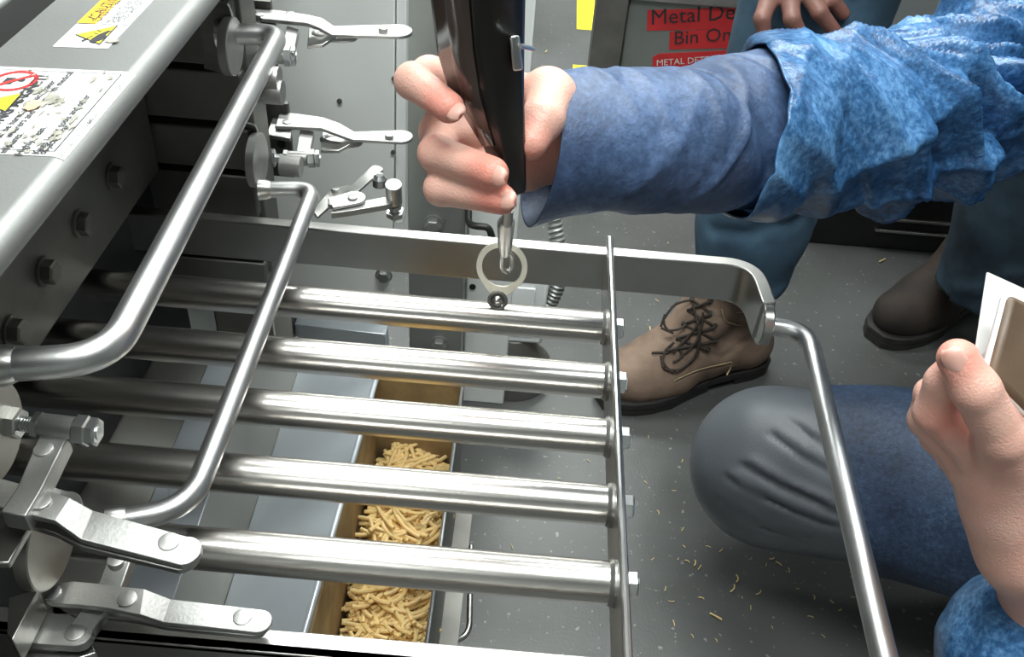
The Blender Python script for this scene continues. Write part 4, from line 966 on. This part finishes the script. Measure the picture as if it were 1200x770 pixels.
# --- left hand pinching the card
fa1, fa2 = D(1240, 710, .60), D(1290, 770, .63)
bl = (np.minimum(D(1130, 500, .52) - (.08, .09, .02), fa2 - .05), np.maximum(D(1130, 500, .52) + (.08, .12, .09), fa2 + .05))
thl = ([(1205, 575, .545), (1175, 512, .512), (1143, 456, .497), (1122, 420, .496)], [.019, .0140, .0122, .0105])
ixl = ([(1170, 555, .545), (1094, 484, .535), (1106, 448, .522), (1128, 418, .512)], [.0125, .0108, .0100, .0088])
mdl = ([(1165, 570, .56), (1086, 492, .555), (1092, 462, .545), (1125, 440, .535)], [.0125, .0103, .0095, .008])
rnl = ([(1165, 585, .575), (1098, 512, .575), (1105, 485, .565), (1140, 465, .55)], [.012, .0098, .009, .008])
pnl = ([(1165, 600, .585), (1115, 535, .59), (1122, 510, .58), (1150, 495, .57)], [.011, .009, .008, .007])
metas = [(1160, 548, .542, .0125), (1155, 560, .557, .0125), (1155, 575, .57, .0125), (1160, 590, .58, .0115), (1165, 525, .525, .012)]
hl = hand_field(metas, [ixl, mdl, rnl, pnl], thl, (1205, 640, .57), bl)
for k, (t_, wd) in enumerate(((.30, 1.), (.37, .9), (.45, .7), (.9, .6))):
    a, b = D(*thl[0][1]), D(*thl[0][2]); c = a + (b - a) * (.45 + t_); dn = (EYE - c) / np.linalg.norm(EYE - c); sv = np.cross(b - a, dn); sv /= np.linalg.norm(sv)
    hl.groove([c + sv * .009 * wd + dn * .006, c + dn * .0125, c - sv * .009 * wd + dn * .006], .0012, .0009)
hl.chain([D(1172, 560, .553), D(1190, 600, .560), D(1206, 642, .57), fa1, fa2], [.020, .0225, .0262, .032, .036], .02, .01)
VL, QL = hl.mesh(); VL = relax(VL, QL, 1)
# --- the rest of the body (mostly under the coat or outside the frame)
wR, eR, sR_ = D(690, 165, .535), D(1060, 145, .70), D(1330, -60, .86)
wL, eL = D(1205, 640, .57), D(1330, 850, .68) + (.05, -.01, -.03)
chB = sR_ + (.10, -.16, -.05); sL_ = sR_ + (.12, -.36, -.02); pel = np.array([.80, .78, .40]); knB = D(905, 545, 1.27); ftB = np.array([.95, .85, .06])
hpB = pel + (0, -.10, -.02); hpB2 = pel + (0, .12, -.02); knB2 = D(1250, 520, 1.35); 
allp = np.array([wR, eR, sR_, wL, eL, chB, sL_, pel, knB, ftB])
fb = Field(allp.min(0) - .16, allp.max(0) + (.25, .2, .5), .015)
fb.chain([wR, eR, sR_], [.024, .030, .045], .02, .02).chain([fa2, eL, sL_], [.030, .036, .045], .02, .02)
fb.chain([pel, chB], [.13, .145], .05).cap(sR_, sL_, .07, .07, .05).chain([hpB, knB, ftB], [.085, .06, .045], .03, .02).chain([hpB2, knB2, knB2 + (.15, .2, -.2)], [.085, .06, .045], .03, .02)
nk = (sR_ + sL_) / 2 + (-.03, 0, .09); hd_ = nk + (-.06, .02, .13)
fb.chain([chB, nk, hd_], [.07, .056, .06], .04).ell(hd_, (.095, .076, .12), k=.03).ell(hd_ + (-.095, .01, -.01), (.02, .014, .024), k=.02)
VB, QB = fb.mesh(); VB = relax(VB, QB, 2)
Vb, Qb = join_meshes([(VB, QB), (VR, QR), (VL, QL)])
flush = np.full(len(Vb), .15)
for ch_, s_ in ((idx, 1.), (mid, 1.1), (rin, 1.1), (pin, .8), (thb, .8), (thl, 1.0), (ixl, .9)):
    for j, rad, am in ((1, .012, .35), (2, .010, .35), (3, .013, .95)):
        dd = np.linalg.norm(Vb - D(*ch_[0][j]), axis=1); flush = np.maximum(flush, s_ * am * np.exp(-(dd / (rad * 1.15)) ** 2))
dd = np.linalg.norm(Vb - D(1110, 500, .52), axis=1); flush = np.maximum(flush, .55 * np.exp(-(dd / .02) ** 2))
flush = np.clip(flush + .08 * noise3(Vb, 90, 4), 0, 1)
mesh_obj('body', Vb, Qb, M['skin'], pB, flush)
def nail(tip, along, face, w_, l_, label=None):
    """small curved plate on a fingertip; tip = centre, along = towards the fingertip, face = outward"""
    al = np.array(along, float); al /= np.linalg.norm(al); fc = np.array(face, float); fc -= fc.dot(al) * al; fc /= np.linalg.norm(fc); sd = np.cross(al, fc)
    V = []; n = 9; k = 8
    for i in range(k + 1):
        t = i / k * 2 - 1; wd = w_ * (1 - abs(t) ** 3.5 * .55)
        for j in range(n):
            s = j / (n - 1) * 2 - 1; V.append(tip + al * l_ * t + sd * wd * s + fc * (-.0022 * s * s * (w_ / .0055) - .0011 * max(t, 0) ** 2 - .0003 * (abs(t) > .95)))
    Fq = [(i * n + j, i * n + j + 1, (i + 1) * n + j + 1, (i + 1) * n + j) for i in range(k) for j in range(n - 1)]
    o = MB().add(V, Fq).build('fingernail', M['nail'], pB); s = o.modifiers.new('solid', 'SOLIDIFY'); s.thickness = .0006; return o
def tipnail(ch_, rr, u, v, w_=.0052, l_=.0055, back=0.):
    a, b = D(*ch_[2]), D(*ch_[3]); dn = EYE - b; dn /= np.linalg.norm(dn); c0 = D(u, v, 1.); dr_ = (c0 - EYE) / np.linalg.norm(c0 - EYE)
    # hit the fingertip sphere/capsule
    best = None
    for t in np.linspace(.40, .60, 1200):
        p = EYE + dr_ * t
        if seg_dist(p[None], a, b, rr[2], rr[3])[0] < 0: best = p; break
    if best is None: best = b + dn * rr[3]
    q = a + (b - a) * np.clip((best - a) @ (b - a) / ((b - a) @ (b - a)), 0, 1); n_ = best - q; n_ /= np.linalg.norm(n_)
    return nail(best + n_ * .0007, b - a, n_, w_, l_)
tipnail(*idx, 530, 127); tipnail(*mid, 579, 206); tipnail(*rin, 590, 233); tipnail(*thl, 1118, 424, .0066, .0072)

# --- clothes
def fold(t, th, t0, slope, th0, wt, wth, amp):
    dth = (th - th0 + np.pi) % (2 * np.pi) - np.pi
    x = np.abs(t - t0 - slope * dth) / wt
    return amp * (.5 * np.exp(-x ** 2) + .5 * np.exp(-1.6 * x)) * np.exp(-(dth / wth) ** 2)
rf = np.random.default_rng(11)
# loft theta: 0 = side vector (T x up), pi/2 = up.
FO = [(rf.uniform(.02, .98), rf.uniform(-.10, .10), rf.uniform(0, 6.28), rf.uniform(.012, .03), rf.uniform(.5, 1.2), rf.uniform(-.007, .007)) for _ in range(80)]
def disp_coat(t, th, c):
    d = sum(fold(t, th, *f) for f in FO)
    # th = pi .. 3.5 faces the viewer, pi/2 is up: the bunched elbow has strong slanted folds
    for k, (t0, am) in enumerate(((.05, .006), (.12, -.007), (.18, .007), (.25, -.008), (.31, .016), (.36, -.016), (.41, .020), (.455, -.018), (.50, .017), (.56, -.014), (.62, .010), (.72, .009), (.80, -.010), (.88, .008))):
        d = d + fold(t, th, t0, -.09 if t0 < .4 else -.13, .35, .017, 1.35, am)
    d = d + fold(t, th, .02, 0, 1.5, .05, 1.0, .006) + fold(t, th, .30, 0, 1.4, .04, .8, .012) + fold(t, th, .38, 0, 1.5, .03, .7, -.010)
    ph = 11 * t + 1.5 * np.cos(th - 2.5) + .35 * np.sin(3 * th + 7 * t) + .25 * np.sin(9 * t + th)
    rg_ = (1 - np.abs(np.sin(np.pi * ph))) ** 1.6
    ph2 = 5.3 * t - 1.1 * np.cos(th - 1.9) + .3 * np.sin(2 * th - 6 * t)
    rg2 = (1 - np.abs(np.sin(np.pi * ph2))) ** 2
    d = d + (.003 + .013 * np.exp(-((t - .42) / .2) ** 2)) * (rg_ - .35) + .008 * (rg2 - .3) * np.clip((t - .08) * 8, 0, 1)
    return d
def px_r(r, d): return r * d / F
cpts = [(872, 155, 93, .605), (905, 148, 99, .625), (960, 145, 99, .66), (1030, 142, 96, .70), (1090, 134, 94, .735), (1160, 98, 98, .775), (1240, 38, 112, .82), (1345, -50, 135, .87)]
rings = [(D(u, v, d), px_r(r, d), px_r(r, d), 0.) for u, v, r, d in cpts]
loft('coat_sleeve', rings, M['coat'], pB, 160, 260, disp_coat, .0012, shear=-.045)
FO2 = [(rf.uniform(.0, 1.), rf.uniform(-.12, .12), rf.uniform(0, 6.28), rf.uniform(.02, .06), rf.uniform(.5, 1.2), rf.uniform(-.0028, .0028)) for _ in range(34)]
def disp_cov(t, th, c): return sum(fold(t, th, *f) for f in FO2) + .001 * np.sin(th * 3 + t * 9) + fold(t, th, .55, .12, .3, .03, 1.2, .004) + fold(t, th, .68, -.1, .3, .03, 1.2, -.004) + fold(t, th, .80, .1, .3, .03, 1.2, .005) + fold(t, th, .90, .1, .2, .03, 1.2, -.004) + fold(t, th, .3, .15, .2, .05, 1.0, .003)
cpts = [(633, 176, 84, .532, -.012), (680, 168, 79, .536, -.006), (740, 164, 79, .548, -.002), (810, 163, 82, .575, 0.), (862, 158, 87, .60, 0.), (890, 155, 89, .615, 0.)]
rings = [(D(u, v, d), px_r(r, d) * 1.02, px_r(r, d), ti) for u, v, r, d, ti in cpts]
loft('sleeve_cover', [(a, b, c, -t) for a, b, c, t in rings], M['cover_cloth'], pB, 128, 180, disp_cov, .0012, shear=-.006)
# left sleeve at the bottom right corner
cpts = [(1222, 668, 34, .60), (1224, 715, 84, .61), (1228, 775, 126, .63), (1262, 850, 135, .66)]
rl = [(D(u, v, d), px_r(r, d), px_r(r, d), 0.) for u, v, r, d in cpts]
eL2 = eL; rl += [(eL2, .078, .078, 0.), (eL2 * .6 + sL_ * .4 + (.03, 0, -.01), .078, .078, 0.), (eL2 * .25 + sL_ * .75, .085, .085, 0.), (sL_ + (.02, .04, .01), .08, .08, 0.)]
loft('coat_sleeve', rl, M['coat'], pB, 110, 200, lambda t, th, c: sum(fold(t, th, *f) for f in FO2) * 2.5 + .3 * disp_coat(t, th, c), .0012, up=(-.3, 1, .2))
# trousers
fk = Field(np.minimum(knB, ftB) - .16, np.maximum(hpB, knB) + .2, .0048)
fk.chain([knB, hpB], [.105, .115], 0).chain([knB + (.0, 0, -.01), ftB], [.085, .06], .05)
dnk = (EYE - knB) / np.linalg.norm(EYE - knB)
def srf(u, v, d0=1.0, d1=1.5):
    """first point of the trouser field along the view ray through a place"""
    dr_ = ray(u, v)
    for t in np.linspace(d0, d1, 500):
        p = EYE + dr_ * t; i = ((p - fk.lo) / fk.vox).astype(int)
        if (i >= 0).all() and (i < fk.n).all() and fk.f[tuple(i)] < 0: return p
    return EYE + dr_ * 1.3
creases = [[(845, 585), (880, 612), (940, 632)], [(920, 490), (950, 512), (975, 530)], [(870, 545), (915, 572), (965, 590)], [(852, 560), (910, 590), (960, 610), (1000, 620)], [(880, 545), (930, 575), (975, 598), (1010, 612)], [(905, 510), (940, 535), (975, 555)], [(870, 600), (900, 618), (950, 628)], [(890, 575), (930, 600), (975, 615)]]
for j, cr in enumerate(creases):
    pts = [srf(*q) for q in cr]; fk.groove(pts, .0042, .0036); fk.groove([p + (0, 0, .010) for p in pts], .0055, -.0022)
Vk, Qk = fk.mesh(); Vk = relax(Vk, Qk, 2)
mesh_obj('trousers', Vk, Qk, M['slacks'], pB)
# coat skirt lying over the thigh: a slightly larger shell cut at a slanted hem
fs = Field(np.minimum(knB, hpB) - .2, np.maximum(hpB, knB) + .25, .007)
mA = knB + (hpB - knB) * .12
fs.chain([mA, hpB], [.117, .135], 0).chain([hpB, pel, pel + (0, 0, .1)], [.14, .17, .17], .06)
for k in range(14):
    t_ = rf.uniform(0, 1); c = mA + (hpB - mA) * t_; a0 = rf.uniform(0, 6.28); pts = [c + np.array([s * .12, .12 * math.cos(a0 + s), .12 * math.sin(a0 + s)]) for s in np.linspace(0, 1, 5)]
    fs.groove(pts, .012, rf.choice([-.006, .006]))
Vs, Qs = fs.mesh(); Vs = relax(Vs, Qs, 1); Vs += noise3(Vs, 30, 9)[:, None] * .003
ca, cbn = Pz(0, 0, 0), None
# hem plane through three places on the thigh
h0, h1_ = srf(948, 448), srf(1010, 640); nrm = np.cross(h1_ - h0, ray(980, 540)); nrm /= np.linalg.norm(nrm)
if nrm @ (hpB - h0) < 0: nrm = -nrm
keep = ((Vs - h0) @ nrm) > 0; Qs = Qs[keep[Qs].all(1)]
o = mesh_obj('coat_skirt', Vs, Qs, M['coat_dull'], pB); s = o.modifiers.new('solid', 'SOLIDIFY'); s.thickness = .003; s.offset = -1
# coat body over chest and shoulders
fc_ = Field(np.minimum.reduce([pel, chB, sR_, sL_]) - (.26, .24, .2), np.maximum.reduce([pel, chB, sR_, sL_]) + (.28, .26, .14), .009)
fc_.chain([pel + (0, 0, -.06), pel, chB], [.185, .18, .175], 0, .04).cap(sR_, sL_, .095, .095, .06)
for k in range(16):
    a0 = rf.uniform(0, 6.28); zc2 = rf.uniform(pel[2], chB[2]); q = lerp_ = (zc2 - pel[2]) / (chB[2] - pel[2]); c = pel + (chB - pel) * q
    fc_.groove([c + np.array([.18 * math.cos(a0 + s2), .18 * math.sin(a0 + s2), .06 * s2 - .03]) for s2 in np.linspace(0, 1.1, 6)], .014, rf.choice([-.006, .007]))
Vc, Qc = fc_.mesh(); Vc = relax(Vc, Qc, 1); Vc += noise3(Vc, 26, 12)[:, None] * .003
mesh_obj('coat_body', Vc, Qc, M['coat'], pB)
fn = Field(nk - .12, nk + .12, .006); fn.chain([nk + (0, 0, -.07), nk + (-.01, 0, .0)], [.085, .068], 0); Vc, Qc = fn.mesh(); kc_ = Vc[:, 2] < nk[2] + .03; Qc = Qc[kc_[Qc].all(1)]; o = mesh_obj('collar', Vc, Qc, M['coat'], pB); sm_ = o.modifiers.new('solid', 'SOLIDIFY'); sm_.thickness = .003
# shoe of the kneeling leg
MB().tube([ftB + (-.05, 0, 0), ftB + (.05, 0, -.01), ftB + (.14, 0, -.02)], [.05, .045, .03], 20).build('shoe', M['sole'], pB)
m = Field(hd_ - .14, hd_ + .16, .008); m.ell(hd_ + (.018, 0, .03), (.1, .084, .105), k=.01); Vj, Qj = m.mesh(); mesh_obj('hair', Vj, Qj, M['boot_dark'], pB)

# ================================================================ GAUGE, CLIP, RING, CARD
gg = thing('handheld_gauge', 'black handheld pull gauge with a silver side button', 'gauge', D(598, 222, .495))
ST = [(-75, (476, .425), (556, .392), (628, .412), (552, .452)), (0, (497, .445), (563, .418), (623, .436), (560, .468)), (60, (505, .462), (567, .436), (621, .452), (566, .482)), (110, (521, .473), (572, .450), (620, .464), (572, .494)), (170, (563, .484), (584, .468), (620, .477), (588, .505)), (222, (585, .493), (599, .483), (619, .487), (602, .510))]
def station(k, q): v = ST[k][0]; u, d = ST[k][q]; return D(u, v + (6 if q == 2 else 0) * (k == 5), d)
mb = MB(); V = []; nS = len(ST)
def rsec(P4, r=.22):
    out = []
    for i in range(4):
        a, b, c = P4[i - 1], P4[i], P4[(i + 1) % 4]
        p0, p1 = b + (a - b) * r, b + (c - b) * r
        for t in (0, .33, .66, 1): out.append((1 - t) ** 2 * p0 + 2 * t * (1 - t) * b + t * t * p1)
    return out
secs = [rsec([station(k, q) for q in (1, 2, 3, 4)]) for k in range(nS)]
last = secs[-1]; cl0 = np.mean(last, 0); secs.append([cl0 + (p - cl0) * .75 + (cl0 - np.mean(secs[-2], 0)) * .08 for p in last])
n = len(secs[0]); V = [p for s in secs for p in s]; Fq = [(i * n + j, i * n + (j + 1) % n, (i + 1) * n + (j + 1) % n, (i + 1) * n + j) for i in range(len(secs) - 1) for j in range(n)] + [tuple(range(n)), tuple((len(secs) - 1) * n + j for j in range(n))]
mb.add(V, Fq); mb.build('gauge_body', M['gauge'], gg, ang=50)
# glossy front window
def lerp(a, b, t): return a + (b - a) * t
W1 = []
for k in range(0, 5):
    a, b = station(k, 1), station(k, 2); nn = np.cross(station(min(k + 1, 5), 1) - station(max(k - 1, 0), 1), b - a); nn /= np.linalg.norm(nn)
    if nn @ (EYE - a) < 0: nn = -nn
    W1.append((lerp(a, b, .2) + nn * .0006, lerp(a, b, .82) + nn * .0006))
V = [p for w2 in W1 for p in w2]; o = MB().add(V, [(2 * i, 2 * i + 1, 2 * i + 3, 2 * i + 2) for i in range(4)]).build('front_window', M['gauge_face'], gg, ang=60)
s = o.modifiers.new('solid', 'SOLIDIFY'); s.thickness = .0012; s.offset = 0
a = D(601, 42, .4335); b = D(607, 84, .4445); c_ = D(612, 42, .436); 
mb = MB(); mb.prism([D(597, 42, .430), D(609, 41, .432), D(613, 82, .4445), D(601, 84, .4425)], ray(600, 60) * .010 / 1.0); mb.build('silver_button', M['zinc'], gg, bevel=.0012)
MB().tube([D(610, 54, .434), D(620, 56, .440), D(624, 58, .445)], .0012, 8).build('wire_catch', M['zinc'], gg)
# clip from gauge to ring
ringc = D(585, 319, .697); ball = Pz(583, 353, ZT + RT + .0055); ball = np.array([ball[0], TY[0], ZT + RT + .0052])
zz_ = ball; 
clp = thing('spring_clip', 'dark steel swivel clip hanging from the gauge into the ring', 'clip', D(600, 300, .67))
MB().tube([D(597, 215, .50), D(596, 240, .545), D(594, 262, .595)], [.0028, .0032, .0035], 14).build('swivel_pin', M['dark_steel'], clp)
MB().tube([D(594, 258, .59), D(593, 262, .60), D(592, 285, .645), D(592, 296, .665)], [.004, .0058, .0052, .004], 16).build('clip_body', M['steel'], clp)
MB().tube(fillet([D(592, 290, .66), D(600, 300, .685), D(600, 316, .70), D(592, 320, .70), D(587, 311, .69), D(590, 296, .672)], .006, 4), .0018, 10).build('clip_hook', M['steel'], clp)
MB().tube(fillet([D(597, 222, .50), D(604, 240, .53), D(597, 252, .57)], .01, 5), .0012, 8).build('wire_loop', M['zinc'], clp)
# ring stands on the tube, leaning: plane faces the viewer
rg = thing('test_ring', 'flat steel ring with a ball at its foot standing on the far tube', 'ring', ball)
ax = np.array([1, 0, -.09]); ax /= np.linalg.norm(ax); upv = np.array([.05, .35, .93]); upv /= np.linalg.norm(upv)
pz_ = np.cross(ax, upv); rc = ball + upv * .0265
Ro, Ri, th = .0194, .0150, .0026; nn = 56; out = []; inn = []
for k in range(nn):
    a = 2 * math.pi * k / nn; c_, s_ = math.cos(a), math.sin(a)
    r = Ro + (.0 if s_ > -.75 else 0); o_ = rc + Ro * (c_ * ax + s_ * upv)
    dn = max(0, -s_ - .62) / .38
    if dn > 0:   # tab widening down to the ball seat
        o_ = rc + ax * (Ro * c_ * (1 - .18 * dn)) + upv * (-Ro * .62 - dn * (Ro * .62))
    out.append(o_); inn.append(rc + Ri * (c_ * ax + s_ * upv))
mb = MB(); V = [p + pz_ * th / 2 for p in out] + [p + pz_ * th / 2 for p in inn] + [p - pz_ * th / 2 for p in out] + [p - pz_ * th / 2 for p in inn]; Fq = []
for i in range(nn):
    j = (i + 1) % nn; Fq += [(i, j, nn + j, nn + i), (2 * nn + i, 3 * nn + i, 3 * nn + j, 2 * nn + j), (i, 2 * nn + i, 2 * nn + j, j), (nn + i, nn + j, 3 * nn + j, 3 * nn + i)]
mb.add(V, Fq); mb.build('flat_ring', M['ring'], rg, bevel=.0003)
mb = MB(); nb = 16
prof = [(math.sin(math.pi * i / nb), -math.cos(math.pi * i / nb)) for i in range(nb + 1)]
RBL = .0052
mb.tube([ball + pz_ * 0 + np.array([0, 0, RBL * q[1]]) for q in prof], [max(RBL * q[0], .0001) for q in prof], 24); mb.build('steel_ball', M['tube'], rg)
rr_ = [ball - pz_ * -.0015 + .0064 * (math.cos(a) * ax + math.sin(a) * upv) for a in np.linspace(0, 2 * math.pi, 28, endpoint=False)]
MB().tube(rr_, .0014, 8, closed=True).build('ball_seat', M['dark_steel'], rg)

cd = thing('white_card', 'white card held between the thumb and the brown phone', 'card', D(1165, 400, .52))
A = [D(1158, 319, .535), D(1215, 345, .55), D(1200, 470, .54), D(1142, 425, .515)]
n_ = np.cross(A[1] - A[0], A[3] - A[0]); n_ /= np.linalg.norm(n_); MB().prism(A, n_ * .0012).build('card_sheet', M['card'], cd)
ph = thing('phone', 'brown-backed phone with a white edge in the left hand', 'phone', D(1200, 430, .50))
A = [D(1187, 345, .500), D(1250, 375, .515), D(1245, 520, .505), D(1163, 438, .490)]
n_ = np.cross(A[1] - A[0], A[3] - A[0]); n_ /= np.linalg.norm(n_)
if n_ @ ray(1200, 400) < 0: n_ = -n_
MB().prism(A, n_ * .008).build('phone_back', M['brown_case'], ph, bevel=.003)
cA = np.mean(A, 0); A2 = [cA + (p - cA) * 1.035 + n_ * .0025 for p in A]; MB().prism(A2, n_ * .006).build('white_frame', M['white'], ph, bevel=.003)

# ================================================================ CEILING LAMPS (their light is the area lamps at the top)
lm = mat('lamp_diffuser', (.9, .95, .92), .5); lm.node_tree.nodes['Principled BSDF'].inputs['Emission Color'].default_value = (.95, 1, .97, 1); lm.node_tree.nodes['Principled BSDF'].inputs['Emission Strength'].default_value = 3.
NM = ['above the drawer', 'behind the guard cabinet', 'above the packing machine', 'far back over the floor tape', 'left behind the viewer']
for (x, y, z, sx, sy, p), nm in zip(LIGHTS, NM):
    t = thing('ceiling_lamp', 'long white ceiling lamp ' + nm, 'lamp', (x, y, z + .02))
    MB().box((x - sx / 2 - .03, y - sy / 2 - .03, z + .02), (x + sx / 2 + .03, y + sy / 2 + .03, z + .09)).build('lamp_housing', M['white'], t, bevel=.004)
    MB().box((x - sx / 2, y - sy / 2, z + .005), (x + sx / 2, y + sy / 2, z + .02)).build('diffuser', lm, t)
    for q in (-.6, .6): MB().cyl((x + q, y, z + .09), (x + q, y, CEIL), .006, seg=8).build('hanger', M['zinc'], t)
